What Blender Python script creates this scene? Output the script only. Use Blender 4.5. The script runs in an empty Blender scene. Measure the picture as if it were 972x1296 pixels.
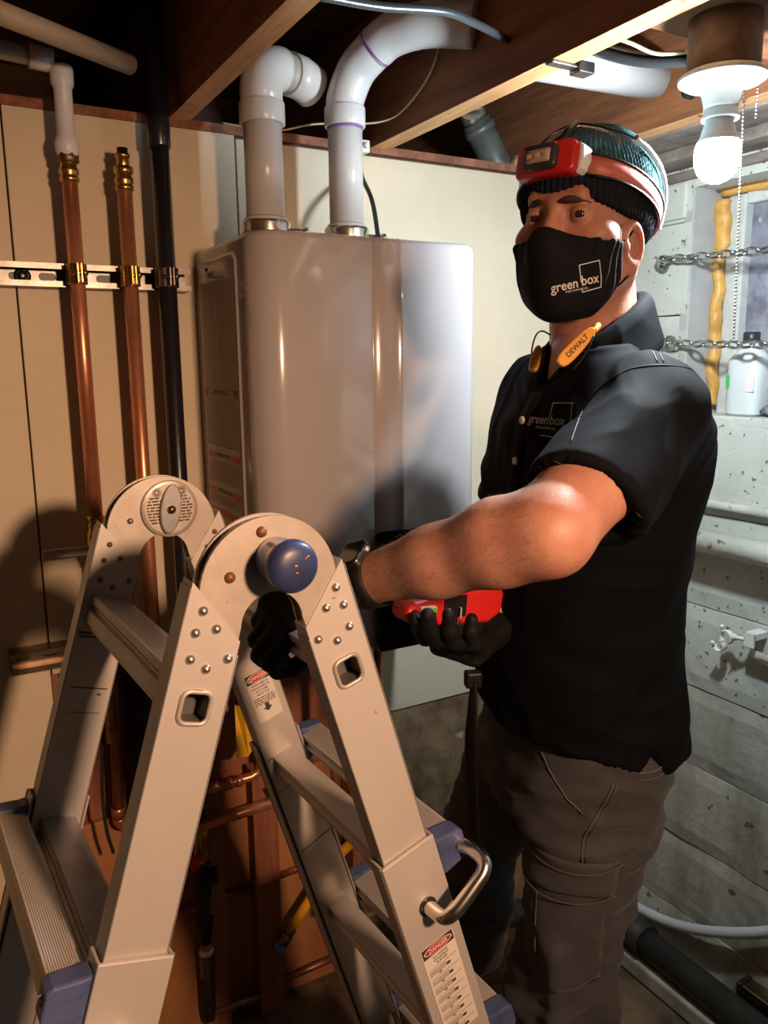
import bpy, bmesh, math, random
import numpy as np
from mathutils import Vector, Matrix, noise
from mathutils.bvhtree import BVHTree
random.seed(7)
SC = bpy.context.scene
COL = SC.collection

# ---------------------------------------------------------------- camera
CAM_YAW, CAM_PITCH, CAM_ROLL, CAM_F = 29.43, 10.459, -0.632, 1018.5   # degrees, degrees, degrees, focal length in px of a 972 px wide frame
cam_d = bpy.data.cameras.new('camera')
cam = bpy.data.objects.new('camera', cam_d)
COL.objects.link(cam)
_y, _p, _r = (math.radians(a) for a in (CAM_YAW, CAM_PITCH, CAM_ROLL))
FW = Vector((math.sin(_y)*math.cos(_p), math.cos(_y)*math.cos(_p), -math.sin(_p)))
_rt = Vector((math.cos(_y), -math.sin(_y), 0)); _up = _rt.cross(FW)
RT = math.cos(_r)*_rt + math.sin(_r)*_up
UP = -math.sin(_r)*_rt + math.cos(_r)*_up
CO = Vector((0, 0, 1.5))
m = Matrix((RT, UP, -FW)).transposed().to_4x4(); m.translation = CO
cam.matrix_world = m
cam_d.sensor_fit = 'HORIZONTAL'; cam_d.sensor_width = 36.0
cam_d.lens = CAM_F/972*36.0
cam_d.clip_start = 0.02
SC.camera = cam

# ---------------------------------------------------------------- world, lights, exposure
w = bpy.data.worlds.new('world'); SC.world = w; w.use_nodes = True
w.node_tree.nodes['Background'].inputs[0].default_value = (0.62, 0.74, 0.95, 1)   # overcast daylight outside the window
w.node_tree.nodes['Background'].inputs[1].default_value = 0.9
BULB_POWER = 820.0
WARM_POS, WARM_POWER = (0.52, -0.50, 1.70), 112.0
def reflector(name, pos, target, size, power, color):
    l = bpy.data.lights.new(name, 'SPOT'); l.spot_size = math.radians(92); l.spot_blend = 1.0; l.shadow_soft_size = size/2; l.energy = power; l.color = color
    o = bpy.data.objects.new(name, l); COL.objects.link(o); o.location = pos
    o.rotation_euler = (Vector(target)-Vector(pos)).to_track_quat('-Z', 'Y').to_euler()
    return o
reflector('work_lamp', WARM_POS, (0.06, 1.0, 1.02), 0.12, WARM_POWER, (1.0, 0.58, 0.34))
SC.view_settings.view_transform = 'Standard'
SC.view_settings.look = 'None'
SC.view_settings.gamma = 1.0
SC.view_settings.use_curve_mapping = False
SC.view_settings.exposure = 0.12

# ---------------------------------------------------------------- materials
MATS = {}
def mat(name, col, rough=0.6, metal=0.0, var=None, vscale=6.0, vstretch=(1, 1, 1), bump=0.0, bscale=60.0, coat=0.0,
        spots=None, sscale=40.0, sthr=0.72, alpha=None, trans=0.0, sub=0.0, detail=6, spec=None, emis=None, estr=0.0, sheen=0.0, bstretch=(1,1,1)):
    m = bpy.data.materials.new(name); m.use_nodes = True; nt = m.node_tree; n = nt.nodes; L = nt.links
    b = n['Principled BSDF']
    def I(k, v): b.inputs[k].default_value = v
    I('Base Color', (*col, 1)); I('Roughness', rough); I('Metallic', metal)
    if coat: I('Coat Weight', coat); I('Coat Roughness', 0.06)
    if trans: I('Transmission Weight', trans)
    if alpha is not None: I('Alpha', alpha)
    if sub: I('Subsurface Weight', sub); I('Subsurface Radius', (0.012, 0.004, 0.002)); I('Subsurface Scale', 1.0)
    if spec is not None: I('Specular IOR Level', spec)
    if sheen: I('Sheen Weight', sheen); I('Sheen Roughness', 0.5)
    if emis: I('Emission Color', (*emis, 1)); I('Emission Strength', estr)
    tc = n.new('ShaderNodeNewGeometry')
    def mapped(st):
        mp = n.new('ShaderNodeMapping'); mp.inputs['Scale'].default_value = st
        L.new(tc.outputs['Position'], mp.inputs[0]); return mp.outputs[0]
    out = None
    if var:
        nz = n.new('ShaderNodeTexNoise'); nz.inputs['Scale'].default_value = vscale; nz.inputs['Detail'].default_value = detail
        nz.inputs['Roughness'].default_value = 0.65
        L.new(mapped(vstretch), nz.inputs[0])
        r = n.new('ShaderNodeValToRGB'); r.color_ramp.elements[0].position = 0.36; r.color_ramp.elements[1].position = 0.64
        r.color_ramp.elements[0].color = (*var, 1); r.color_ramp.elements[1].color = (*col, 1)
        L.new(nz.outputs[0], r.inputs[0]); out = r.outputs[0]
    if spots:
        nz = n.new('ShaderNodeTexNoise'); nz.inputs['Scale'].default_value = sscale; nz.inputs['Detail'].default_value = 3
        L.new(mapped((1, 1, 1)), nz.inputs[0])
        r = n.new('ShaderNodeValToRGB'); r.color_ramp.elements[0].position = sthr; r.color_ramp.elements[1].position = sthr+0.03
        L.new(nz.outputs[0], r.inputs[0])
        mx = n.new('ShaderNodeMix'); mx.data_type = 'RGBA'
        L.new(r.outputs[0], mx.inputs[0])
        if out: L.new(out, mx.inputs[6])
        else: mx.inputs[6].default_value = (*col, 1)
        mx.inputs[7].default_value = (*spots, 1); out = mx.outputs[2]
    if out: L.new(out, b.inputs['Base Color'])
    if bump:
        nz = n.new('ShaderNodeTexNoise'); nz.inputs['Scale'].default_value = bscale; nz.inputs['Detail'].default_value = 5
        L.new(mapped(bstretch), nz.inputs[0])
        bp = n.new('ShaderNodeBump'); bp.inputs['Strength'].default_value = bump; bp.inputs['Distance'].default_value = 0.004
        L.new(nz.outputs[0], bp.inputs['Height']); L.new(bp.outputs[0], b.inputs['Normal'])
    MATS[name] = m
    return m
M = MATS
mat('drywall', (0.66, 0.58, 0.44), 0.75, var=(0.60, 0.52, 0.39), vscale=3, bump=0.15, bscale=90, spots=(0.30, 0.22, 0.15), sscale=34, sthr=0.745)
mat('drywall_edge', (0.33, 0.13, 0.075), 0.9, var=(0.16, 0.07, 0.04), vscale=40, bump=0.4)
mat('concrete_white', (0.55, 0.585, 0.54), 0.7, var=(0.42, 0.45, 0.41), vscale=4.5, bump=0.5, bscale=45, spots=(0.15, 0.14, 0.13), sscale=55, sthr=0.655)
mat('concrete_grey', (0.54, 0.53, 0.44), 0.75, var=(0.26, 0.25, 0.205), vscale=4.5, vstretch=(1, 1.6, .30), bump=0.5, bscale=55, spots=(0.13, 0.11, 0.08), sscale=26, sthr=0.66)
mat('concrete_mid', (0.52, 0.53, 0.465), 0.75, var=(0.34, 0.34, 0.29), vscale=5, vstretch=(1, 1.5, .3), bump=0.5, bscale=50, spots=(0.20, 0.17, 0.12), sscale=30, sthr=0.69)
mat('concrete_brown', (0.30, 0.20, 0.11), 0.85, var=(0.13, 0.08, 0.045), vscale=14, bump=0.6, bscale=50, spots=(0.42, 0.38, 0.30), sscale=16, sthr=0.66)
mat('floor_dirt', (0.17, 0.115, 0.06), 0.9, var=(0.06, 0.04, 0.025), vscale=9, bump=0.7, bscale=40)
mat('reveal', (0.42, 0.43, 0.42), 0.6, var=(0.34, 0.345, 0.34), vscale=12, bump=0.1)
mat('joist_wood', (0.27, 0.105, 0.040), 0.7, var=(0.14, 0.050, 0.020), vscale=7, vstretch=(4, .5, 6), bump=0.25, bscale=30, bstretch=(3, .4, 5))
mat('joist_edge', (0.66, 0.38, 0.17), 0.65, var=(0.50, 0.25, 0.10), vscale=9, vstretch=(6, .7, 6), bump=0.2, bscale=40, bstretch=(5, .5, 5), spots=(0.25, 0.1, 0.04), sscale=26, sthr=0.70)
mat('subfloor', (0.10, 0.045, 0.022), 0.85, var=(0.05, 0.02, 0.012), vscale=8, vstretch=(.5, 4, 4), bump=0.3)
mat('sill_wood', (0.27, 0.225, 0.19), 0.8, var=(0.085, 0.068, 0.062), vscale=13, vstretch=(1, .6, 1), bump=0.4, bscale=30)
mat('plywood', (0.46, 0.21, 0.09), 0.55, var=(0.32, 0.135, 0.055), vscale=4, vstretch=(3, 3, .5), bump=0.1, bscale=30)
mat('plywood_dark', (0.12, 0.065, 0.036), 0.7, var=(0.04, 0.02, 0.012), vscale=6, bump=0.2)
mat('stud_wood', (0.34, 0.125, 0.065), 0.7, var=(0.23, 0.08, 0.042), vscale=8, vstretch=(5, 5, .5), bump=0.2)
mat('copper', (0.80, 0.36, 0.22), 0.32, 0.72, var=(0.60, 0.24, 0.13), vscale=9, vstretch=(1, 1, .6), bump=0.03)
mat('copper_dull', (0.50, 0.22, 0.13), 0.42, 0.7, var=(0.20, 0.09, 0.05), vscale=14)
mat('brass', (0.70, 0.46, 0.16), 0.30, 1.0, var=(0.42, 0.26, 0.09), vscale=30)
mat('brass_dark', (0.26, 0.17, 0.09), 0.5, 1.0, var=(0.14, 0.09, 0.05), vscale=30)
mat('galvanised', (0.27, 0.26, 0.25), 0.38, 1.0, var=(0.15, 0.14, 0.13), vscale=22)
mat('galvanised_brown', (0.40, 0.31, 0.22), 0.36, 1.0, var=(0.24, 0.17, 0.11), vscale=22)
mat('black_pipe', (0.012, 0.012, 0.016), 0.28, 0.0, bump=0.05, coat=0.3)
mat('black_rubber', (0.015, 0.015, 0.015), 0.55, bump=0.15)
mat('black_iron', (0.045, 0.043, 0.045), 0.5, 0.6, var=(0.025, 0.022, 0.02), vscale=40, bump=0.2)
mat('pvc_white', (0.56, 0.57, 0.58), 0.28, spots=(0.5, 0.48, 0.45), sscale=50, sthr=0.74)
mat('pvc_grey', (0.42, 0.41, 0.37), 0.5, var=(0.30, 0.29, 0.26), vscale=15)
mat('pex_white', (0.66, 0.70, 0.76), 0.4, sub=0.0)
mat('pex_dim', (0.42, 0.36, 0.29), 0.6, var=(0.33, 0.28, 0.22), vscale=15)
mat('primer_purple', (0.22, 0.10, 0.34), 0.5)
mat('abs_pipe', (0.02, 0.021, 0.019), 0.6, bump=0.1, var=(0.034, 0.035, 0.03), vscale=12)
mat('grey_iron', (0.20, 0.215, 0.19), 0.42, 0.35, var=(0.10, 0.105, 0.09), vscale=18, spots=(0.6, 0.6, 0.5), sscale=24, sthr=0.7)
mat('heater_enamel', (0.40, 0.375, 0.385), 0.17, coat=0.5, bump=0.012, bscale=5)
mat('hole_dark', (0.10, 0.095, 0.10), 0.3)
mat('panel_gloss', (0.006, 0.006, 0.007), 0.06, coat=1.0, bump=0.10, bscale=24)
mat('label_paper', (0.50, 0.44, 0.41), 0.45)
mat('label_white', (0.74, 0.69, 0.65), 0.4)
mat('label_ink', (0.055, 0.04, 0.04), 0.6)
mat('label_grey', (0.27, 0.20, 0.19), 0.6)
mat('label_red', (0.52, 0.035, 0.03), 0.45)
mat('label_blue', (0.05, 0.12, 0.4), 0.45)
mat('steel_bright', (0.72, 0.70, 0.67), 0.22, 1.0)
mat('aluminium', (0.60, 0.565, 0.54), 0.45, 0.30, var=(0.53, 0.495, 0.47), vscale=4, vstretch=(1, 1, .4), spots=(0.30, 0.22, 0.17), sscale=40, sthr=0.755)
mat('aluminium_side', (0.40, 0.40, 0.42), 0.42, 0.5, var=(0.28, 0.28, 0.30), vscale=10)
mat('aluminium_hinge', (0.60, 0.54, 0.49), 0.40, 0.45, var=(0.48, 0.42, 0.37), vscale=16, spots=(0.25, 0.17, 0.12), sscale=60, sthr=0.70)
mat('rivet_steel', (0.58, 0.52, 0.45), 0.32, 0.9)
mat('rivet_rust', (0.25, 0.10, 0.045), 0.55, 0.5)
mat('scuff', (0.10, 0.06, 0.045), 0.7)
mat('blue_plastic', (0.035, 0.05, 0.16), 0.38, var=(0.02, 0.03, 0.085), vscale=20, bump=0.04)
mat('blue_guard', (0.09, 0.12, 0.27), 0.45, var=(0.05, 0.07, 0.17), vscale=30)
mat('rust_scratch', (0.55, 0.22, 0.08), 0.6)
mat('yellow_tag', (0.85, 0.50, 0.03), 0.5)
mat('yellow_hose', (0.80, 0.42, 0.02), 0.35)
mat('cap_blue', (0.10, 0.28, 0.62), 0.4)
mat('red_plastic', (0.55, 0.02, 0.015), 0.3)
mat('orange_tag', (0.8, 0.2, 0.05), 0.5)
mat('porcelain', (0.78, 0.80, 0.78), 0.25, var=(0.70, 0.71, 0.68), vscale=40)
mat('box_brown', (0.22, 0.14, 0.095), 0.6, var=(0.11, 0.07, 0.05), vscale=25, bump=0.3)
mat('bulb_neck', (0.72, 0.76, 0.78), 0.4)
mat('bulb_glow', (1, 1, 1), 0.4, emis=(0.86, 0.95, 1.0), estr=BULB_POWER)
mat('chain_steel', (0.52, 0.57, 0.60), 0.25, 1.0, var=(0.35, 0.38, 0.40), vscale=60)
mat('foam', (0.72, 0.40, 0.09), 0.45, var=(0.52, 0.27, 0.06), vscale=30, bump=0.5, bscale=60)
mat('window_frame', (0.62, 0.65, 0.62), 0.55, var=(0.48, 0.50, 0.47), vscale=18, spots=(0.12, 0.11, 0.1), sscale=40, sthr=0.72)
mat('jug_plastic', (0.66, 0.72, 0.72), 0.35, alpha=0.9)
mat('green_print', (0.02, 0.45, 0.12), 0.5)
mat('rubble', (0.25, 0.25, 0.27), 0.9, var=(0.06, 0.06, 0.07), vscale=60, bump=0.8)
mat('hose_white', (0.62, 0.66, 0.68), 0.35)
mat('cable_black', (0.02, 0.022, 0.024), 0.4)
mat('cable_yellow', (0.62, 0.55, 0.34), 0.5)
mat('bx_cable', (0.12, 0.14, 0.155), 0.3, 0.7)
# dirty window glass: real glass dulled with grime
def glass():
    m = mat('window_glass', (0.46, 0.48, 0.58), 0.3, var=(0.22, 0.22, 0.28), vscale=22, bump=0.3, spots=(0.62, 0.60, 0.64), sscale=30, sthr=0.66)
    b = m.node_tree.nodes['Principled BSDF']; b.inputs['Transmission Weight'].default_value = 0.35
    b.inputs['Roughness'].default_value = 0.35
glass()

# ---------------------------------------------------------------- mesh helpers
class MB:
    """collects primitives (world coordinates) into one mesh; every primitive may use its own material slot"""
    def __init__(s): s.v = []; s.f = []; s.mi = []; s.T = None; s.cur = 0; s.sm = []
    def add(s, vs, fs, smooth=False):
        o = len(s.v)
        for p in vs:
            p = Vector(p); s.v.append(s.T @ p if s.T else p)
        for f in fs: s.f.append([i+o for i in f]); s.mi.append(s.cur); s.sm.append(smooth)
        return s
    def box(s, a, b):
        x0, y0, z0 = a; x1, y1, z1 = b
        return s.add([(x0,y0,z0),(x1,y0,z0),(x1,y1,z0),(x0,y1,z0),(x0,y0,z1),(x1,y0,z1),(x1,y1,z1),(x0,y1,z1)],
                     [(0,3,2,1),(4,5,6,7),(0,1,5,4),(1,2,6,5),(2,3,7,6),(3,0,4,7)])
    def prism(s, poly, ax, d0, d1):
        """polygon in the plane normal to axis ax ('x','y','z' as (b,c) pairs in cyclic order for y: (x,z)), extruded d0..d1"""
        def P(p, d):
            return {'x': (d, p[0], p[1]), 'y': (p[0], d, p[1]), 'z': (p[0], p[1], d)}[ax]
        n = len(poly)
        return s.add([P(p, d0) for p in poly]+[P(p, d1) for p in poly],
                     [list(range(n))[::-1], list(range(n, 2*n))]+[(i, (i+1) % n, n+(i+1) % n, n+i) for i in range(n)])
    def tube(s, pts, r, seg=16, caps=True, closed=False):
        pts = [Vector(p) for p in pts]; n = len(pts)
        rs = r if isinstance(r, list) else [r]*n
        vs = []; fs = []; prev = None
        for i, p in enumerate(pts):
            if closed: t = pts[(i+1) % n]-pts[i-1]
            elif i == 0: t = pts[1]-p
            elif i == n-1: t = p-pts[i-1]
            else: t = (pts[i+1]-p).normalized()+(p-pts[i-1]).normalized()
            if t.length < 1e-9: t = Vector((0, 0, 1))
            t.normalize()
            if prev is None:
                a = Vector((0, 0, 1)) if abs(t.z) < .9 else Vector((1, 0, 0))
                u = t.cross(a).normalized()
            else:
                u = prev-t*prev.dot(t)
                u = u.normalized() if u.length > 1e-6 else t.orthogonal().normalized()
            prev = u; v = t.cross(u)
            rr = rs[i]; ru, rv = rr if isinstance(rr, tuple) else (rr, rr)
            for k in range(seg):
                a = 2*math.pi*k/seg; vs.append(p+u*math.cos(a)*ru+v*math.sin(a)*rv)
        m_ = n if closed else n-1
        for i in range(m_):
            j = (i+1) % n
            for k in range(seg):
                k2 = (k+1) % seg; fs.append((i*seg+k, i*seg+k2, j*seg+k2, j*seg+k))
        o = len(s.v); s.add(vs, fs, True)
        if caps and not closed:
            s.add([vs[k] for k in range(seg)], [list(range(seg))[::-1]])
            s.add([vs[(n-1)*seg+k] for k in range(seg)], [list(range(seg))])
        return s
    def lathe(s, prof, org, axis=(0, 0, 1), seg=24, smooth=True):
        """profile [(r, h)...] turned about axis through org"""
        ax = Vector(axis).normalized(); u = ax.orthogonal().normalized(); v = ax.cross(u); org = Vector(org)
        vs = []; fs = []
        for r, h in prof:
            for k in range(seg):
                a = 2*math.pi*k/seg; vs.append(org+ax*h+(u*math.cos(a)+v*math.sin(a))*max(r, 1e-5))
        for i in range(len(prof)-1):
            for k in range(seg):
                k2 = (k+1) % seg; fs.append((i*seg+k, i*seg+k2, (i+1)*seg+k2, (i+1)*seg+k))
        return s.add(vs, fs, smooth)
    def ball(s, c, r, seg=16, ring=10, squash=(1, 1, 1)):
        vs = []; fs = []
        for i in range(ring+1):
            th = math.pi*i/ring
            for k in range(seg):
                a = 2*math.pi*k/seg
                vs.append((c[0]+r*squash[0]*math.sin(th)*math.cos(a), c[1]+r*squash[1]*math.sin(th)*math.sin(a), c[2]+r*squash[2]*math.cos(th)))
        for i in range(ring):
            for k in range(seg):
                k2 = (k+1) % seg; fs.append((i*seg+k, (i+1)*seg+k, (i+1)*seg+k2, i*seg+k2))
        return s.add(vs, fs, True)

WORLD = {}
def obj(name, mb, mats, parent=None, bevel=0.0, seg=2, smooth=None, **props):
    """link one mesh object; vertices are world coordinates, the origin goes to the bounds' centre"""
    if isinstance(mats, str): mats = [mats]
    me = bpy.data.meshes.new(name)
    vs = mb.v
    lo = Vector([min(v[i] for v in vs) for i in range(3)]); hi = Vector([max(v[i] for v in vs) for i in range(3)])
    c = (lo+hi)/2
    if parent is None: c.z = lo.z
    me.from_pydata([tuple(v-c) for v in vs], [], mb.f)
    for k in mats: me.materials.append(M[k])
    me.polygons.foreach_set('material_index', mb.mi)
    me.polygons.foreach_set('use_smooth', [True]*len(mb.f) if smooth else (mb.sm if smooth is None else [False]*len(mb.f)))
    bm = bmesh.new(); bm.from_mesh(me); bmesh.ops.remove_doubles(bm, verts=bm.verts, dist=1e-6)
    bmesh.ops.recalc_face_normals(bm, faces=bm.faces); bm.to_mesh(me); bm.free()
    me.update()
    return link(name, me, c, parent, bevel, seg, **props)
def link(name, me, c, parent=None, bevel=0.0, seg=2, **props):
    o = bpy.data.objects.new(name, me); COL.objects.link(o)
    c = Vector(c)
    WORLD[o.name] = c.copy()
    if parent: o.parent = parent; o.location = c-WORLD[parent.name]
    else: o.location = c
    if bevel:
        b = o.modifiers.new('bevel', 'BEVEL'); b.width = bevel; b.segments = seg; b.limit_method = 'ANGLE'; b.angle_limit = math.radians(40)
        b.harden_normals = False
    for k, v in props.items(): o[k] = v
    return o
def thing(name, loc, label=None, category=None, group=None, kind=None):
    o = bpy.data.objects.new(name, None); COL.objects.link(o); o.location = loc; o.empty_display_size = 0.05
    WORLD[o.name] = Vector(loc)
    for k, v in (('label', label), ('category', category), ('group', group), ('kind', kind)):
        if v: o[k] = v
    return o
def arc(c, u, v, r, a0, a1, n):
    c, u, v = Vector(c), Vector(u), Vector(v)
    return [c+u*r*math.cos(math.radians(a0+(a1-a0)*i/n))+v*r*math.sin(math.radians(a0+(a1-a0)*i/n)) for i in range(n+1)]
def bez(pts, n=16):
    """Catmull-Rom through points"""
    P = [Vector(p) for p in pts]; P = [2*P[0]-P[1]]+P+[2*P[-1]-P[-2]]; out = []
    for i in range(1, len(P)-2):
        for k in range(n):
            t = k/n; a, b, c, d = P[i-1], P[i], P[i+1], P[i+2]
            out.append(.5*((2*b)+(c-a)*t+(2*a-5*b+4*c-d)*t*t+(3*b-a-3*c+d)*t**3))
    out.append(P[-2]); return out
def rrect(x0, z0, x1, z1, r, n=5):
    out = []
    for cx, cz, a0 in ((x1-r, z1-r, 0), (x0+r, z1-r, 90), (x0+r, z0+r, 180), (x1-r, z0+r, 270)):
        for i in range(n+1):
            a = math.radians(a0+90*i/n); out.append((cx+r*math.cos(a), cz+r*math.sin(a)))
    return out
_tc = {}
def text_geo(s, size=1.0, bold=0.0):
    k = (s, bold)
    if k not in _tc:
        cu = bpy.data.curves.new('t', 'FONT'); cu.body = s; cu.align_x = 'CENTER'; cu.align_y = 'CENTER'; cu.resolution_u = 3; cu.offset = bold
        o = bpy.data.objects.new('t', cu); COL.objects.link(o)
        bpy.context.view_layer.update()
        me = bpy.data.meshes.new_from_object(o.evaluated_get(bpy.context.evaluated_depsgraph_get()))
        _tc[k] = ([tuple(v.co) for v in me.vertices], [tuple(p.vertices) for p in me.polygons])
        bpy.data.objects.remove(o); bpy.data.curves.remove(cu); bpy.data.meshes.remove(me)
    vs, fs = _tc[k]
    return [(x*size, y*size) for x, y, z in vs], fs
def put_text(mb, s, size, org, u, v, lift=0.0, bold=0.0, sx=1.0):
    """flat lettering on the plane org + u*x + v*y"""
    vs, fs = text_geo(s, size, bold); org, u, v = Vector(org), Vector(u).normalized(), Vector(v).normalized(); n = u.cross(v)
    mb.add([org+u*x*sx+v*y+n*lift for x, y in vs], fs)
def quad(mb, org, u, v, x0, y0, x1, y1, lift=0.0):
    org, u, v = Vector(org), Vector(u).normalized(), Vector(v).normalized(); n = u.cross(v)
    mb.add([org+u*x+v*y+n*lift for x, y in ((x0, y0), (x1, y0), (x1, y1), (x0, y1))], [(0, 1, 2, 3)])
def words(mb, org, u, v, x0, x1, y, h, lift, rnd):
    """a printed line of small unreadable type as ink dashes"""
    x = x0
    while x < x1-h:
        w_ = min(h*rnd.uniform(1.2, 4.5), x1-x); quad(mb, org, u, v, x, y-h/2, x+w_, y+h/2, lift); x += w_+h*.7

# ================================================================ THE ROOM
WY, WX = 1.56, 1.50            # face of the back wall, face of the right wall
ZT = 1.93                      # top of the drywall
# back wall: drywall boards above, open plywood-backed bay lower left, bare concrete lower right
wb = thing('wall_back', (0.4, WY, 0), kind='structure')
for a, b in (((-1.5, .001), (0.156, ZT)), ((0.159, 0.93), (0.562, ZT)), ((0.565, 0.93), (WX+.02, ZT-.006)), ((0.80, 0.685), (WX+.02, 0.928))):
    mb = MB(); mb.box((a[0], WY, a[1]), (b[0], WY+.013, b[1])); obj('panel', mb, 'drywall', wb, bevel=.0015)
mb = MB(); mb.box((-1.5, WY-.002, ZT), (WX, WY+.02, ZT+.016)); obj('top_plate', mb, 'drywall_edge', wb)
mb = MB(); mb.box((0.80, WY+.004, 0), (WX+.02, WY+.15, .684)); obj('foundation', mb, 'concrete_brown', wb)
mb = MB(); mb.box((0.16, WY+.075, 0), (0.80, WY+.09, .93)); obj('plywood_backing', mb, 'stud_wood', wb)
mb = MB(); mb.box((0.157, WY+.001, 0), (0.168, WY+.075, .93)); obj('stud', mb, 'stud_wood', wb)
mb = MB(); mb.box((0.785, WY+.001, 0), (0.80, WY+.075, .93)); obj('stud', mb, 'stud_wood', wb)
mb = MB(); mb.box((0.168, WY+.0135, .90), (0.785, WY+.075, .96)); obj('header', mb, 'plywood_dark', wb)
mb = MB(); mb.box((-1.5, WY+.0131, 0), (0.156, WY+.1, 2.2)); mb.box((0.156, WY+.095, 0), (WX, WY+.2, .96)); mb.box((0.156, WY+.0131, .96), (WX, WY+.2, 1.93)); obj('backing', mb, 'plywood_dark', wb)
mb = MB(); mb.box((0.42, WY+.02, 0), (0.475, WY+.075, .93)); obj('stud', mb, 'stud_wood', wb)
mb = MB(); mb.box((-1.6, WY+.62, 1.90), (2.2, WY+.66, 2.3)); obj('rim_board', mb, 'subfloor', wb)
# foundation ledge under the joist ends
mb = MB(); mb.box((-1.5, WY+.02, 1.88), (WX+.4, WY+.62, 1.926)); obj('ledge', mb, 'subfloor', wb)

# floor
def grid_slab(x0, x1, y0, y1, z, nx, ny, amp):
    mb = MB(); vs = []; fs = []
    for j in range(ny+1):
        for i in range(nx+1):
            x = x0+(x1-x0)*i/nx; y = y0+(y1-y0)*j/ny
            vs.append((x, y, z+amp*noise.noise(Vector((x*5, y*5, 0)))+amp*.5*noise.noise(Vector((x*19, y*19, 3)))))
    for j in range(ny):
        for i in range(nx):
            a = j*(nx+1)+i; fs.append((a, a+1, a+nx+2, a+nx+1))
    mb.add(vs, fs, True); return mb
obj('floor', grid_slab(-1.5, 1.7, -1.7, 1.75, -.004, 60, 60, .006), 'floor_dirt', None, kind='structure')
mb = MB(); mb.box((1.385, -1.6, .0), (WX, 1.56, .045)); obj('trim_1', mb, 'concrete_grey', None, bevel=.006, kind='structure')

# right wall: board-formed concrete lifts, each a course of its own with a ragged joint
wr = thing('wall_right', (WX, .4, 0), kind='structure')
lifts = [0, .156, .353, .552, .747, .945, 1.16, 1.378, 1.60, 1.80, 1.935]
WIN_Y1, WIN_Y0, WIN_Z0, WIN_Z1 = 1.275, 0.30, 1.378, 1.868
def course(y0, y1, z0, z1, k):
    if y1 == WY: y1 = WY+.02
    ny = max(2, int((y1-y0)/.035)); nz = 6; off = (-.0018, .0015, 0, .002)[k % 4]; vs = []; fs = []
    for j in range(nz+1):
        for i in range(ny+1):
            y = y0+(y1-y0)*i/ny; t = j/nz; z = z0+.0015+(z1-z0-.003)*t
            e = .0012*noise.noise(Vector((y*60, z*9, k))) if j in (0, nz) else 0
            x = WX+off*.8+.0035*noise.noise(Vector((y*7, z*9, k)))+.0015*noise.noise(Vector((y*33, z*33, k)))
            if j in (0, nz): x += .0035+.003*noise.noise(Vector((y*40, z, 7)))
            vs.append((x, y, z+e))
    for j in range(nz):
        for i in range(ny):
            a = j*(ny+1)+i; fs.append((a, a+1, a+ny+2, a+ny+1))
    o = len(vs)
    vs += [(WX+.25, y0, z0), (WX+.25, y1, z0), (WX+.25, y1, z1), (WX+.25, y0, z1)]
    t0 = nz*(ny+1)
    fs += [[o, o+1]+list(range(ny, -1, -1)), [o+3]+list(range(t0, t0+ny+1))+[o+2],
           [o]+[j*(ny+1) for j in range(nz+1)]+[o+3], [o+1, o+2]+[j*(ny+1)+ny for j in range(nz, -1, -1)], [o, o+3, o+2, o+1]]
    mb = MB(); mb.add(vs, fs, False); return mb
for k in range(len(lifts)-1):
    z0, z1 = lifts[k], lifts[k+1]; mt = 'concrete_grey' if z1 < .60 else ('concrete_mid' if z1 < .8 else 'concrete_white')
    if z0 >= WIN_Z0-.01 and z1 < 1.90:
        zz1 = min(z1, WIN_Z1) if z1 > WIN_Z1 else z1
        obj('course', course(WIN_Y1, WY, z0, z1, k), mt, wr, smooth=False); obj('course', course(-1.6, WIN_Y0, z0, z1, k), mt, wr, smooth=False)
    elif z0 >= WIN_Z0:
        obj('course', course(WIN_Y1, WY, z0, z1, k), mt, wr); obj('lintel', course(-1.6, WIN_Y1, WIN_Z1, z1, k), mt, wr)
    else:
        obj('course', course(-1.6, WY, z0, z1, k), mt, wr)
# plastered patch beside the window head
mb = MB(); mb.box((WX-.006, 1.289, 1.808), (WX+.01, 1.42, 1.884)); obj('patch', mb, 'concrete_white', wr, bevel=.004)
mb = MB(); mb.box((WX+.002, WIN_Y1-.004, WIN_Z0), (WX+.15, WIN_Y1+.02, WIN_Z1)); obj('reveal', mb, 'reveal', wr, bevel=.003)
mb = MB(); mb.box((WX-.012, -1.6, 1.886), (WX+.1, WY, 1.905)); obj('ledge', mb, 'sill_wood', wr, bevel=.003)
mb = MB(); mb.box((WX-.018, -1.6, 1.178), (WX+.01, WY, 1.194)); obj('ledge', mb, 'concrete_mid', wr, bevel=.006)
# concrete window sill
mb = MB(); mb.box((WX+.001, WIN_Y0, WIN_Z0-.02), (WX+.25, WIN_Y1, WIN_Z0+.001)); obj('sill', mb, 'concrete_white', wr, bevel=.003)

# sill plate and blocking above the right wall
tr = thing('trim_2', (1.41, .3, 1.935), kind='structure')
mb = MB(); mb.box((1.322, -1.6, 1.936), (1.56, WY+.3, 1.965)); obj('plank', mb, 'sill_wood', tr, bevel=.003)
mb = MB(); mb.box((1.42, -1.6, 1.912), (1.56, WY, 1.936)); obj('plank', mb, 'sill_wood', tr, bevel=.003)
mb = MB(); mb.box((1.56, -1.6, 1.93), (1.75, WY+.3, 2.2)); obj('plank', mb, 'subfloor', tr)

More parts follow.
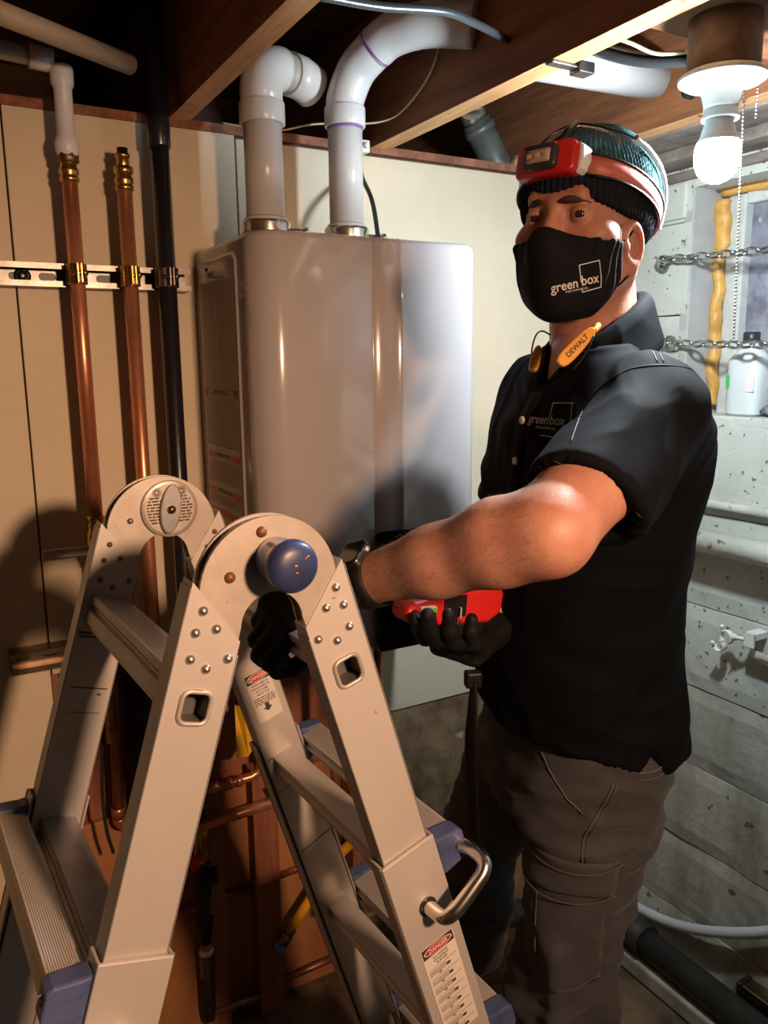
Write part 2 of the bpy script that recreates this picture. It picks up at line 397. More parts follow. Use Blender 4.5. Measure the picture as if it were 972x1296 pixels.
# ceiling: subfloor boards on joists
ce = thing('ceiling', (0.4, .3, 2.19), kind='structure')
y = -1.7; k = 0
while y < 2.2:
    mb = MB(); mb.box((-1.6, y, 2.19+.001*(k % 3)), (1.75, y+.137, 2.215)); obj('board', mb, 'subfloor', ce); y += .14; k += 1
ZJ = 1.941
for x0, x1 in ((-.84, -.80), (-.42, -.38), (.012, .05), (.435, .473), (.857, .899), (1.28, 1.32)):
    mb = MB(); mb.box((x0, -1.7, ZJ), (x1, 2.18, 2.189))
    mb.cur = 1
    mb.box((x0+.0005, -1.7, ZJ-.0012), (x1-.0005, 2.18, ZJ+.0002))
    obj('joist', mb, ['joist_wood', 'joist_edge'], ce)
# solid bridging that carries the lamp box
mb = MB(); mb.box((.899, .76, 1.99), (1.28, .80, 2.189)); obj('bridging', mb, 'joist_wood', ce)
mb = MB(); mb.box((.899, .70, 1.945), (1.28, .86, 1.985)); obj('bridging', mb, 'joist_wood', ce)

# the unseen rest of the basement
mb = MB(); mb.box((-1.6, -1.7, 0), (-1.5, 1.7, 2.2)); obj('wall_left', mb, 'concrete_brown', None, kind='structure')
mb = MB(); mb.box((-1.6, -1.8, 0), (1.75, -1.7, 2.2)); obj('wall_front', mb, 'concrete_brown', None, kind='structure')

# window
wi = thing('window_1', (1.62, .7, WIN_Z0), kind='structure')
def wbox(n, a, b, mt='window_frame', bv=.004):
    mb = MB(); mb.box(a, b); return obj(n, mb, mt, wi, bevel=bv)
fx0, fx1 = 1.597, 1.645
wbox('frame', (fx0, 1.213, WIN_Z0), (fx1, 1.258, WIN_Z1-.012)); wbox('frame', (fx0, WIN_Y0, WIN_Z1-.035), (fx1, 1.213, WIN_Z1-.004))
wbox('frame', (fx0, WIN_Y0, WIN_Z0), (fx1, 1.213, WIN_Z0+.014)); wbox('frame', (fx0, WIN_Y0, WIN_Z0+.014), (fx1, WIN_Y0+.04, WIN_Z1-.035))
wbox('mullion', (fx0+.01, .74, WIN_Z0+.014), (fx1, .77, WIN_Z1-.035))
wbox('pane', (1.622, .77, WIN_Z0+.014), (1.627, 1.213, WIN_Z1-.035), 'window_glass', 0)
wbox('pane', (1.622, WIN_Y0+.04, WIN_Z0+.014), (1.627, .74, WIN_Z1-.035), 'window_glass', 0)
wbox('lintel_board', (1.57, WIN_Y0, WIN_Z1-.004), (1.70, WIN_Y1, WIN_Z1+.02), 'joist_wood')
# expanding foam bead round the frame
pts = [(1.585+.004*math.sin(k*1.3), 1.262+.003*math.sin(k*2.1), WIN_Z0+.02+k*.0235) for k in range(20)]
rr = [(.010+.004*abs(math.sin(k*1.7+.5))+(.008 if k > 14 else 0), .012+.004*abs(math.sin(k*2.9))) for k in range(20)]
mb = MB(); mb.tube(bez(pts, 4), [rr[min(i//4, 19)] for i in range(19*4+1)], 12)
mb.tube(bez([(1.583, 1.262-.06*k, WIN_Z1-.006+.003*math.sin(k*2)) for k in range(0, 15)], 4), .0105, 10)
fo = obj('foam_bead', mb, 'foam', wi)

# ================================================================ LAMP, with its bulb
FX, FY, FZ = 0.975, 0.790, 1.877
lt = thing('ceiling_light', (FX, FY, 1.70), 'white porcelain lampholder with a glowing bulb under a brown junction box', 'light')
mb = MB(); mb.lathe([(0, .072), (.044, .072), (.047, .066), (.047, .008), (.043, 0), (0, 0)], (FX, FY, FZ+.001), seg=32); obj('junction_box', mb, 'box_brown', lt)
mb = MB(); mb.lathe([(.0, .0), (.052, .0), (.057, -.004), (.057, -.009), (.050, -.013), (.028, -.016), (.026, -.026), (.0225, -.040), (.0225, -.044), (0, -.044)], (FX, FY, FZ), seg=40); obj('lampholder', mb, 'porcelain', lt)
mb = MB(); mb.lathe([(.021, -.044), (.0225, -.0455), (.0225, -.053), (.0245, -.055), (.0245, -.058), (.016, -.059)], (FX, FY, FZ), seg=32); obj('collar', mb, 'bulb_neck', lt)
BZ = FZ+.011
mb = MB(); mb.lathe([(.017, -.068), (.0195, -.076), (.0235, -.090), (.027, -.098)], (FX-.004, FY-.002, BZ), seg=32); obj('bulb_neck', mb, 'bulb_neck', lt)
mb = MB(); mb.lathe([(.0268, -.098), (.0293, -.106), (.030, -.116), (.0290, -.127), (.0245, -.138), (.017, -.146), (.008, -.150), (0, -.151)], (FX-.004, FY-.002, BZ), seg=32); obj('bulb', mb, 'bulb_glow', lt)
# ball chain: the beads are one continuous part
mb = MB(); top = Vector((FX+.022, FY-.018, FZ-.022)); bot = Vector((FX+.012, FY-.035, 1.525)); k = 0
n = int((top-bot).length/.0048)
for k in range(n+1):
    p = top.lerp(bot, k/n); mb.ball(p, .0019, 6, 4)
ch_ = obj('pull_chain', mb, 'chain_steel', lt, kind='stuff')
mb = MB()
for k in range(28): mb.ball((FX+.10, FY+.02, 1.97-k*.0048), .0019, 6, 4)
o = obj('pull_chain', mb, 'chain_steel', None, kind='stuff'); o['label'] = 'second short beaded chain hanging by the ceiling right of the glowing bulb'; o['category'] = 'chain'; 
o.name = 'bead_chain'

# ================================================================ WATER HEATER
HX0, HX1, HY0, HZ0, HZ1 = .474, .917, 1.247, .980, 1.713
ht = thing('water_heater', ((HX0+HX1)/2, 1.4, HZ0), 'large glossy grey tankless water heater hung on the wall with a black control panel', 'water heater')
def heater_profile(g=0.0):
    P = []
    P += [(HX0+g, WY-.004)]
    P += [(c.x, c.y) for c in arc((HX0+.052, HY0+.052, 0), (1, 0, 0), (0, 1, 0), .052-g, 180, 270, 12)]
    for x, y in ((.683, 0), (.6855, .0032), (.6885, .0032), (.691, .0005), (.720, .0016), (.742, .0026), (.745, .0002), (.748, .0026), (.80, .0045), (.85, .0042)):
        P.append((x, HY0+g+y))
    P += [(c.x, c.y) for c in arc((HX1-.034, HY0+.038, 0), (1, 0, 0), (0, 1, 0), .034-g, 270, 360, 9)]
    P += [(HX1-g, WY-.004)]
    return P
mb = MB(); P0 = heater_profile(0); n = len(P0); vs = []; fs = []
rows = [(HZ0, .004), (HZ0+.004, 0), (HZ1-.012, 0), (HZ1-.0035, .0035), (HZ1, .012)]
for z, g in rows:
    for (x, y), (gx, gy) in zip(P0, heater_profile(g)): vs.append((gx, gy, z))
for i in range(len(rows)-1):
    for k in range(n-1): fs.append((i*n+k, i*n+k+1, (i+1)*n+k+1, (i+1)*n+k))
mb.add(vs, fs, True); mb.add(vs[:n], [list(range(n))]); mb.add(vs[-n:], [list(range(n))])
mb.add([vs[0], vs[n-1], vs[-1], vs[-n]], [(0, 1, 2, 3)])
cab = obj('cabinet', mb, 'heater_enamel', ht)
# raised rounded frame for the side label
mb = MB(); R0 = rrect(1.326, 1.09, 1.552, 1.688, .02); R1 = rrect(1.331, 1.095, 1.547, 1.683, .016)
n = len(R0); vs = [(HX0-.0005, a, b) for a, b in R0]+[(HX0-.004, a, b) for a, b in R1]
R2 = rrect(1.336, 1.10, 1.542, 1.678, .012); vs += [(HX0-.0012, a, b) for a, b in R2]
mb.add(vs, [(i, (i+1) % n, n+(i+1) % n, n+i) for i in range(n)]+[(n+i, n+(i+1) % n, 2*n+(i+1) % n, 2*n+i) for i in range(n)]+[list(range(2*n, 3*n))], False)
obj('side_panel', mb, 'heater_enamel', cab)
# label with its printed columns
ORG, U, V = Vector((HX0-.0016, 1.532, 1.105)), Vector((0, -1, 0)), Vector((0, 0, 1)); LW, LH = .186, .545
rnd = random.Random(3)
mb = MB(); quad(mb, ORG, U, V, 0, 0, LW, LH)
mb.cur = 1   # small grey type
y = LH-.006
while y > .34: words(mb, ORG, U, V, .006, LW*.44, y, .0022, .0003, rnd); words(mb, ORG, U, V, LW*.47, LW-.006, y, .0022, .0003, rnd); y -= .0044
heads = (.345, .228, .160)
for y0, y1 in ((.335, .246), (.216, .176), (.150, .132), (.066, .008)):
    y = y0
    while y > y1: words(mb, ORG, U, V, .006, LW-.006, y, .0022, .0003, rnd); y -= .0046
mb.cur = 2
for hy in heads[:1]:
    quad(mb, ORG, U, V, .004, hy-.008, .016, hy+.006, .0003); quad(mb, ORG, U, V, LW-.020, hy-.008, LW-.004, hy+.006, .0003)
for hy in heads[1:]:
    quad(mb, ORG, U, V, .004, hy-.006, .045, hy+.006, .0003); quad(mb, ORG, U, V, LW-.045, hy-.006, LW-.004, hy+.006, .0003)
quad(mb, ORG, U, V, .004, .112, LW-.004, .126, .0003)
quad(mb, ORG, U, V, .075, .075, .100, .102, .0003)
mb.cur = 3
for hy in heads: put_text(mb, '! IMPORTANT NOTICE', .0105, ORG+U*LW/2+V*(hy+.001), U, V, .0004, .02, .8)
mb.lathe([(0, 0), (.012, 0), (.012, .0004), (0, .0004)], ORG+U*.05+V*.089, (-1, 0, 0), 20)
mb.cur = 1; quad(mb, ORG, U, V, .108, .073, .128, .104, .0003)
obj('side_label', mb, ['label_paper', 'label_grey', 'label_red', 'label_ink'], cab)
mb = MB(); mb.prism(rrect(.683, .972, .786, 1.200, .013), 'y', HY0-.006, HY0+.002); obj('control_panel', mb, 'panel_gloss', ht, bevel=.003)
mb = MB()
mb.lathe([(0, 0), (.009, 0), (.009, .006), (.007, .008), (0, .008)], (.835, 1.335, HZ1)); obj('screw_plug', mb, 'cable_black', ht)
mb = MB(); mb.lathe([(0, 0), (.0035, 0), (.0035, .003), (0, .004)], (HX0, 1.49, 1.672), (-1, 0, 0), 10); obj('screw', mb, 'cable_black', ht)
for x in (.60, .69, .80):
    mb = MB(); mb.lathe([(.018, 0), (.018, -.018), (.013, -.022), (.013, -.040), (.016, -.042), (.016, -.055), (.0, -.055)], (x, 1.45, HZ0), seg=12); obj('pipe_fitting', mb, 'brass', ht)
mb = MB(); mb.tube([(.80, 1.45, .925), (.80, 1.45, .42)], .0105, 14)
o = obj('copper_pipe', mb, 'copper_dull', None, label='copper pipe dropping from the brass fitting under the water heater beside the man', category='pipe')
mb = MB(); mb.tube([(.69, 1.45, .925), (.69, 1.45, .30)], .0105, 14)
o = obj('copper_pipe', mb, 'copper_dull', None, label='copper pipe dropping from under the middle of the water heater behind the ladder', category='pipe')

# vent collars with steel band clamps
def vent_collar(x, y, z, r, side):
    mb = MB(); mb.lathe([(r+.012, 0), (r+.009, .012), (r+.0045, .026), (r+.0045, .040), (r, .042)], (x, y, z), seg=36); c = obj('vent_collar', mb, 'pvc_white', ht)
    mb = MB(); mb.lathe([(r+.0045, .012), (r+.0085, .012), (r+.0105, .018), (r+.0085, .024), (r+.0105, .030), (r+.0085, .035), (r+.0045, .036)], (x, y, z), seg=36); b = obj('band_clamp', mb, 'steel_bright', c)
    mb = MB(); mb.tube([(x+r+.0, y-.026, z+.018), (x+r+.032, y-.030, z+.018)], .0055, 10); mb.tube([(x+r+.026, y-.030, z+.018), (x+r+.032, y-.030, z+.018)], .0085, 6)
    obj('clamp_screw', mb, 'steel_bright', c)
vent_collar(.5565, 1.40, HZ1, .0335, 1)
vent_collar(.717, 1.40, HZ1, .0315, 1)
def ring(mb, c, axis, r, h, t=.004):
    mb.lathe([(r, -h/2), (r+t*.8, -h/2), (r+t, -h/2+.002), (r+t, h/2-.002), (r+t*.8, h/2), (r, h/2)], c, axis, 36)
# vent pipe 1
r1 = .0335; vp = thing('vent_pipe', (.5565, 1.40, HZ1+.03), 'white plastic vent pipe on the left of the heater top, elbow turning under the joist', 'pipe')
mb = MB(); mb.tube([(.5565, 1.40, HZ1+.0425), (.5565, 1.40, 1.925)], r1, 36); st = obj('riser', mb, 'pvc_white', vp)
mb = MB(); ring(mb, (.5565, 1.40, 1.926), (0, 0, 1), r1+.0005, .036, .0055); obj('coupling', mb, 'pvc_white', vp)
dv = Vector((.92, .39, 0)).normalized()
el = [Vector((.5565, 1.40, 1.93)), Vector((.5565, 1.40, 1.958))]
for i in range(0, 11):
    a = math.radians(9*i); el.append(Vector((.5565, 1.40, 1.960))+dv*.048*(1-math.cos(a))+Vector((0, 0, .048*math.sin(a))))
mb = MB(); mb.tube(el, [r1+.0035 if 1 < i < len(el)-1 else r1+.003 for i in range(len(el))], 36); obj('elbow', mb, 'pvc_white', vp)
c0 = el[-1]
mb = MB(); mb.tube([c0, c0+dv*.035], r1-.001, 36); obj('stub', mb, 'pvc_grey', vp)
e2 = [c0+dv*.020, c0+dv*.05, c0+dv*.068+Vector((0, 0, -.004)), c0+dv*.082+Vector((0, 0, -.008))]
mb = MB(); mb.tube(e2, r1+.003, 36); obj('elbow', mb, 'pvc_white', vp)
# vent pipe 2
r2 = .0315; vp = thing('vent_pipe', (.717, 1.40, HZ1+.03), 'white plastic vent pipe on the right of the heater top, sweeping up into the joist', 'pipe')
mb = MB(); mb.tube([(.717, 1.40, HZ1+.0425), (.717, 1.40, 1.95)], r2, 36); obj('riser', mb, 'pvc_white', vp)
mb = MB(); ring(mb, (.717, 1.40, 1.9405), (0, 0, 1), r2+.0005, .034, .0055); obj('coupling', mb, 'pvc_white', vp)
mb = MB(); ring(mb, (.717, 1.40, 1.921), (0, 0, 1), r2, .004, .002); obj('primer_ring', mb, 'primer_purple', vp)
path = bez([(.717, 1.40, 1.945), (.719, 1.398, 1.975), (.733, 1.380, 2.018), (.752, 1.345, 2.046)], 8)
mb = MB(); mb.tube(path, r2+.003, 36); obj('elbow', mb, 'pvc_white', vp)
pe = path[-1]; ax = (path[-1]-path[-3]).normalized()
mb = MB(); mb.lathe([(r2+.002, -.002), (r2+.0045, -.002), (r2+.0045, .002), (r2+.002, .002)], pe, ax, 36); obj('primer_ring', mb, 'primer_purple', vp)
path = bez([tuple(pe), (.768, 1.312, 2.060), (.800, 1.255, 2.062), (.857, 1.19, 2.050)], 8)
mb = MB(); mb.tube(path, [r2+.004 if i < 14 else (r2+.004 if i % 2 else r2+.0045) for i in range(len(path))], 36); obj('elbow', mb, 'pvc_white', vp)
vp = thing('vent_pipe', (.9, 1.165, 2.0), 'white plastic vent pipe running between two joists above the man\'s head', 'pipe')
mb = MB(); mb.tube([(.8995, 1.158, 2.008), (1.250, 1.165, 2.020)], .0375, 36); obj('run', mb, 'pvc_white', vp)

# thin cables
def cable(name, pts, r, m_, label, cat='cable', n=10, seg=8, **kw):
    mb = MB(); mb.tube(bez(pts, n), r, seg); return obj(name, mb, m_, None, label=label, category=cat, **kw)
cable('power_cable', [(.755, 1.345, 1.716), (.772, 1.40, 1.80), (.800, 1.49, 1.862), (.815, 1.53, 1.900), (.80, 1.535, 1.922), (.775, 1.535, 1.925)], .0045, 'cable_black', 'black power cable looping down from the joist end to the heater top')
cable('thin_wire', [(.86, 1.28, 2.17), (.853, 1.30, 2.04), (.846, 1.38, 1.98), (.83, 1.47, 1.965), (.72, 1.53, 1.962), (.64, 1.55, 1.945), (.55, 1.60, 1.96)], .0019, 'cable_yellow', 'thin pale yellow wire drooping behind the vent pipes', 'wire')
cable('armoured_cable', [(.899, 1.02, 1.985), (.93, .97, 1.952), (.965, .92, 1.930), (.995, .86, 1.918), (1.0, .825, 1.912)], .0085, 'cable_black', 'black cable sagging into the left of the lamp junction box')
cable('armoured_cable', [(.899, .90, 2.03), (.95, .88, 1.99), (1.02, .84, 1.962), (.995, .815, 1.930)], .007, 'bx_cable', 'grey armoured cable entering the lamp box from above left')
cable('thin_wire', [(.88, .905, 1.945), (.915, .90, 1.94), (.955, .885, 1.928), (.99, .84, 1.925)], .003, 'cable_yellow', 'short tan wire between the joist and the lamp box', 'wire')
mb = MB(); mb.box((.855, .995, 1.934), (.905, 1.012, 1.94)); mb.box((.905, .99, 1.928), (.935, 1.015, 1.945)); obj('cable_clip', mb, 'galvanised', None, bevel=.002, label='small metal strap nailed under the joist left of the lamp', category='clip')
# cable connectors on the drywall top
for x, l in ((.80, 'left'), (.828, 'right')):
    mb = MB(); mb.box((x-.011, 1.528, 1.922), (x+.011, 1.556, 1.946)); mb.lathe([(0, 0), (.006, 0), (.006, .012), (0, .012)], (x, 1.53, 1.934), (0, -1, 0), 8)
    obj('cable_connector', mb, 'porcelain', None, bevel=.003, label='white cable connector on the wall top, %s one of the pair' % l, category='connector')
# big old pipe behind the joists
gp = thing('drain_pipe', (1.25, 1.66, 1.93), 'old grey galvanised pipe slanting down behind the wall top left of the man\'s head', 'pipe')
mb = MB(); mb.tube([(1.105, 1.66, 2.19), (1.215, 1.66, 2.035)], .030, 28); obj('run', mb, 'grey_iron', gp)
mb = MB(); mb.tube([(1.195, 1.66, 2.060), (1.27, 1.66, 1.955), (1.28, 1.66, 1.926)], [.036, .036, .036], 28); mb.tube([(1.203, 1.66, 2.05), (1.212, 1.66, 2.037)], .039, 28); obj('fitting', mb, 'grey_iron', gp)
mb = MB(); mb.prism([(1.262, 1.927), (1.345, 1.927), (1.352, 1.99), (1.335, 2.035), (1.31, 2.045), (1.29, 2.0), (1.272, 1.97)], 'y', 1.60, 1.625)
obj('wood_scrap', mb, 'joist_edge', None, bevel=.006, label='broken orange piece of wood on the wall top behind the hat', category='wood')
mb = MB(); mb.lathe([(0, 0), (.018, 0), (.021, .004), (.021, .010), (.012, .015), (0, .015)], (.93, 1.30, 1.96), (0, -.3, -1), 16)
mb.T = None; obj('hole_plug', mb, 'galvanised', None, label='round metal knockout plug seen just under the joist right of the vent', category='plug')
mb = MB(); mb.lathe([(.008, 0), (.016, .002), (.016, .012), (.008, .014)], (1.279, 1.10, 1.985), (-1, 0, 0), 14); obj('bracket_ring', mb, 'black_iron', None, label='rusty ring bracket on the joist beside the lamp plate', category='bracket')

# ================================================================ SUPPLY PIPES ON THE LEFT
PY = 1.495
def press_end(x, y, z, up, par):
    mb = MB()
    s_ = 1 if up else -1
    mb.lathe([(.0128, 0), (.0155, .001*s_), (.0155, .008*s_), (.0135, .010*s_), (.0160, .014*s_), (.0160, .020*s_), (.0135, .024*s_), (.0135, .034*s_)], (x, y, z), seg=20)
    return obj('press_fitting', mb, 'brass', par)
p1 = thing('water_pipe', (.2475, PY, 1.235), 'copper water pipe nearest the left edge, white plastic stub above its brass fitting', 'pipe', 'copper risers on the left wall')
mb = MB(); mb.tube([(.2475, PY, 1.228), (.2475, PY, 1.812)], .0128, 24); obj('tube', mb, 'copper', p1)
press_end(.2475, PY, 1.803, True, p1)
mb = MB(); mb.lathe([(.0150, .030), (.0175, .031), (.0175, .044), (.0150, .046)], (.2475, PY, 1.803), seg=6); obj('nut', mb, 'brass_dark', p1)
mb = MB(); mb.lathe([(.0145, .040), (.0185, .046), (.0195, .060), (.0165, .070), (.0145, .073), (.0145, .145), (.0175, .150), (.0185, .156), (.0185, .176), (.0165, .180), (0, .180)], (.2475, PY, 1.803), seg=24); obj('plastic_stub', mb, 'pex_white', p1)
press_end(.2475, PY, 1.236, False, p1)
p2 = thing('water_pipe', (.3365, PY, .60), 'copper water pipe between the left pipe and the black gas pipe, open brass end', 'pipe', 'copper risers on the left wall')
mb = MB(); mb.tube([(.3365, PY, .585), (.3365, PY, 1.806)], .0128, 24); obj('tube', mb, 'copper', p2)
press_end(.3365, PY, 1.797, True, p2)
mb = MB(); mb.lathe([(.0150, .028), (.0165, .029), (.0165, .040), (.0120, .041)], (.3365, PY, 1.797), seg=6); mb.lathe([(.0105, .038), (.0105, .054), (.0125, .055), (.0125, .060), (.0095, .061), (.0095, .070), (0, .070)], (.3365, PY, 1.797), seg=20); obj('pipe_end', mb, 'brass', p2)
p3 = thing('gas_pipe', (.401, PY, .56), 'tall black gas pipe strapped to the wall left of the heater', 'pipe')
mb = MB(); mb.tube([(.408, PY+.05, .565), (.404, PY+.02, .66), (.401, PY, .74), (.401, PY, 2.185)], .0165, 24); obj('tube', mb, 'black_pipe', p3)
mb = MB(); ring(mb, (.401, PY, 1.90), (0, 0, 1), .0165, .05, .0035); obj('coupling', mb, 'black_pipe', p3)
# strut rails
def strut(name, x0, x1, z, label, mt, depth=.041, inv=False):
    t = thing(name, ((x0+x1)/2, WY-.02, z-.0205), label, 'channel')
    h = .0195; mb = MB(); yb = WY-.0005; yf = WY-depth
    mb.box((x0, yb-.003, z-h), (x1, yb, z+h)); mb.box((x0, yf, z+h-.0025), (x1, yb-.003, z+h)); mb.box((x0, yf, z-h), (x1, yb-.003, z-h+.0025))
    mb.box((x0, yf, z+h-.0095), (x1, yf+.0025, z+h-.0025)); mb.box((x0, yf, z-h+.0025), (x1, yf+.0025, z-h+.0095))
    obj('channel', mb, mt, t)
    x = x0+.022
    while x < x1-.02:
        mb = MB(); mb.prism(rrect(x-.014, z-.0065, x+.014, z+.0065, .006), 'y', yb-.0036, yb-.0029); obj('slot', mb, 'cable_black', t); x += .048
    return t
st1 = strut('strut_channel', -.15, .452, 1.655, 'long slotted steel channel on the wall holding the pipes left of the heater', 'galvanised')
mb = MB(); mb.lathe([(0, 0), (.009, 0), (.009, .006), (0, .006)], (.168, WY-.004, 1.655), (0, -1, 0), 6); mb.lathe([(.006, .001), (.014, .001), (.014, .002), (.006, .002)], (.168, WY-.004, 1.655), (0, -1, 0), 16); obj('bolt', mb, 'galvanised', st1)
strut('strut_channel', .088, .30, .975, 'short steel channel end sticking out behind the ladder at lower left', 'galvanised_brown')
def pipe_clamp(x, r, mt, label):
    t = thing('pipe_clamp', (x, PY, 1.635), label, 'clamp')
    for s_ in (-1, 1):
        mb = MB(); P = []
        for i in range(9):
            a = math.radians(90*s_ - (-1 if s_ > 0 else 1)*0 + (0)); 
        outer = [(x+(r+.004)*math.sin(math.radians(a))*s_, PY-(r+.004)*math.cos(math.radians(a))) for a in range(0, 181, 15)]
        inner = [(x+(r+.0008)*math.sin(math.radians(a))*s_, PY-(r+.0008)*math.cos(math.radians(a))) for a in range(180, -1, -15)]
        mb.prism(outer+inner, 'z', 1.638, 1.672); 
        mb.box((x+s_*.0015, PY-r-.020, 1.639), (x+s_*.0048, PY-r, 1.671)) if True else None
        obj('half_clamp', mb, mt, t, bevel=.001)
    mb = MB(); mb.tube([(x-.014, PY-r-.013, 1.655), (x+.014, PY-r-.013, 1.655)], .0032, 8); mb.lathe([(0, 0), (.008, 0), (.008, .005), (0, .005)], (x+.006, PY-r-.013, 1.655), (1, 0, 0), 6); obj('clamp_screw', mb, mt, t)
    return t
pipe_clamp(.2475, .0128, 'brass', 'brass-coloured clamp round the left copper pipe on the steel channel')
pipe_clamp(.3365, .0128, 'brass', 'brass-coloured clamp round the second copper pipe on the steel channel')
pipe_clamp(.401, .0165, 'galvanised', 'bright steel clamp round the black gas pipe on the steel channel')
# ball valve with its lever
vz = 1.183
bv = thing('ball_valve', (.2475, PY, vz-.05), 'brass ball valve with a grey lever handle at the foot of the left copper pipe', 'valve')
mb = MB(); mb.lathe([(.0128, .040), (.0165, .038), (.0165, .026), (.0195, .024), (.0215, .012), (.0215, -.012), (.0195, -.024), (.0165, -.026), (.0165, -.034), (.013, -.036), (.013, -.060)], (.2475, PY, vz), seg=8); obj('body', mb, 'brass', bv)
mb = MB(); mb.lathe([(0, 0), (.010, 0), (.010, .012), (.006, .012), (.006, .018), (0, .018)], (.2475, PY-.018, vz), (0, -1, 0), 12); obj('stem', mb, 'steel_bright', bv)
mb = MB(); mb.box((.150, PY-.036, vz-.009), (.232, PY-.030, vz+.007)); mb.box((.228, PY-.036, vz-.007), (.262, PY-.033, vz+.007)); h = obj('lever', mb, 'label_paper', bv, bevel=.002)
mb = MB(); put_text(mb, 'PUSH', .009, (.19, PY-.0361, vz), (1, 0, 0), (0, 0, 1), .0003); obj('lettering', mb, 'label_grey', h)
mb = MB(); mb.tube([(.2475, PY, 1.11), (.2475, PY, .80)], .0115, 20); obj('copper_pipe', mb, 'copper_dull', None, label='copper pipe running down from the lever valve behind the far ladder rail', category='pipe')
# overhead plastic tubes at upper left
mb = MB(); mb.tube([(.120, 1.28, 1.972), (.345, 1.435, 1.982)], .0155, 20); obj('plastic_pipe', mb, 'pex_dim', None, label='long grey plastic pipe end sloping across the dark joist bay at upper left', category='pipe')
t = thing('plastic_pipe', (.12, 1.50, 1.99), 'short grey plastic pipe entering from the left edge to a white tee', 'pipe')
mb = MB(); mb.tube([(.0, 1.50, 2.005), (.205, 1.50, 1.992)], .0145, 20); obj('tube', mb, 'pex_dim', t)
mb = MB(); mb.tube([(.200, 1.50, 1.992), (.236, 1.50, 1.990)], .0185, 20); obj('coupling', mb, 'pex_white', t)
mb = MB(); mb.lathe([(0, 0), (.009, 0), (.009, .03), (.006, .03), (.006, .045), (0, .045)], (.405, 1.30, 2.10), (-.5, -.8, 0), 12); obj('brass_plug', mb, 'brass_dark', None, label='small dim brass fitting high in the dark bay at upper left', category='fitting')

# ================================================================ LOWER BAY PIPEWORK
def run(name, pts, r, mt, label, parts=(), n=0, group=None):
    t = thing(name, pts[0], label, 'pipe', group)
    mb = MB(); mb.tube(bez(pts, n) if n else pts, r, 16); obj('tube', mb, mt, t)
    for pn, c, ax, rr, h, pm in parts:
        mb = MB(); mb.lathe([(rr*.86, -h/2), (rr, -h/2+.001), (rr, h/2-.001), (rr*.86, h/2)], c, ax, 16); obj(pn, mb, pm, t)
    return t
mb = MB(); mb.box((.170, WY+.055, .0), (.783, WY+.0745, .575)); obj('plywood_panel', mb, 'plywood', wb, bevel=.002)
mb = MB(); mb.box((.545, WY+.012, 0), (.603, WY+.054, .62)); obj('stud', mb, 'stud_wood', wb, bevel=.002)
C_ = 'copper_dull'
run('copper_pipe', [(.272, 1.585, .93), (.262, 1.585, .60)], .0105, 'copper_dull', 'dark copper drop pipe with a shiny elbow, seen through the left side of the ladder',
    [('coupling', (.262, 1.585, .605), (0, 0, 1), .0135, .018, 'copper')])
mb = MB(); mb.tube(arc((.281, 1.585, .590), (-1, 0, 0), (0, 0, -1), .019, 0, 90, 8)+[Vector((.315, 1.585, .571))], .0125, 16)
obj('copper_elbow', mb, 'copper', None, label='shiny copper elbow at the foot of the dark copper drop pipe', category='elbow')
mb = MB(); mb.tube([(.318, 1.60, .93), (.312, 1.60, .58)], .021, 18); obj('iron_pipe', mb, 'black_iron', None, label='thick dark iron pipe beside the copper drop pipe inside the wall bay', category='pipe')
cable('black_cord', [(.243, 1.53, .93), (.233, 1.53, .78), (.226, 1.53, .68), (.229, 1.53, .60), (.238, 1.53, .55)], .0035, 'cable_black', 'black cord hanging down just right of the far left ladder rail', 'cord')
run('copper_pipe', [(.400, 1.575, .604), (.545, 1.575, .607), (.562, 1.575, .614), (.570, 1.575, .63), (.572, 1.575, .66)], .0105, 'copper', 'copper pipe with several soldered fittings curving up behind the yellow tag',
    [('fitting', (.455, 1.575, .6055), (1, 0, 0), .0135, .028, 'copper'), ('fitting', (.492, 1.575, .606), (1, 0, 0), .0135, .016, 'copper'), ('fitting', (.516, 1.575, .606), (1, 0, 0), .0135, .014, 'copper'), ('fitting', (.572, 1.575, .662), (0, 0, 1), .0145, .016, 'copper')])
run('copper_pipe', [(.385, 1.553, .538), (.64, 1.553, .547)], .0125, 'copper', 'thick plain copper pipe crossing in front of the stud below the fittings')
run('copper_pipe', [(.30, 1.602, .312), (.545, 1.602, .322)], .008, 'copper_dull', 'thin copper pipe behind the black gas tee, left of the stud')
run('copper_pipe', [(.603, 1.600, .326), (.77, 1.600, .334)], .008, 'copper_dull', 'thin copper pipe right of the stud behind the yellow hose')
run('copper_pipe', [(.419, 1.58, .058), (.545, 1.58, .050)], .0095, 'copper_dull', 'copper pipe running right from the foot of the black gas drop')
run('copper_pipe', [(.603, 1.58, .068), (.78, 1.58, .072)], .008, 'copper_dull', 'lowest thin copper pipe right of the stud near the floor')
gd = thing('gas_drop', (.425, 1.58, .045), 'black iron gas drop with a brass valve, red handle and a tee below the heater', 'pipe')
def gpart(n, prof, m_, seg=20, c=(.425, 1.58, 0), ax=(0, 0, 1)):
    mb = MB(); mb.lathe(prof, c, ax, seg); return obj(n, mb, m_, gd)
gpart('pipe', [(.0125, .56), (.0125, .50)], 'black_iron'); gpart('valve_body', [(.013, .52), (.018, .518), (.018, .500), (.015, .492), (.017, .47), (.017, .45), (.014, .435)], 'brass', 12)
mb = MB(); mb.box((.398, 1.548, .440), (.412, 1.556, .475)); mb.tube([(.412, 1.56, .462), (.423, 1.56, .462)], .008, 12); mb.ball((.405, 1.552, .452), .011, 10, 8); obj('valve_handle', mb, 'red_plastic', gd, bevel=.002)
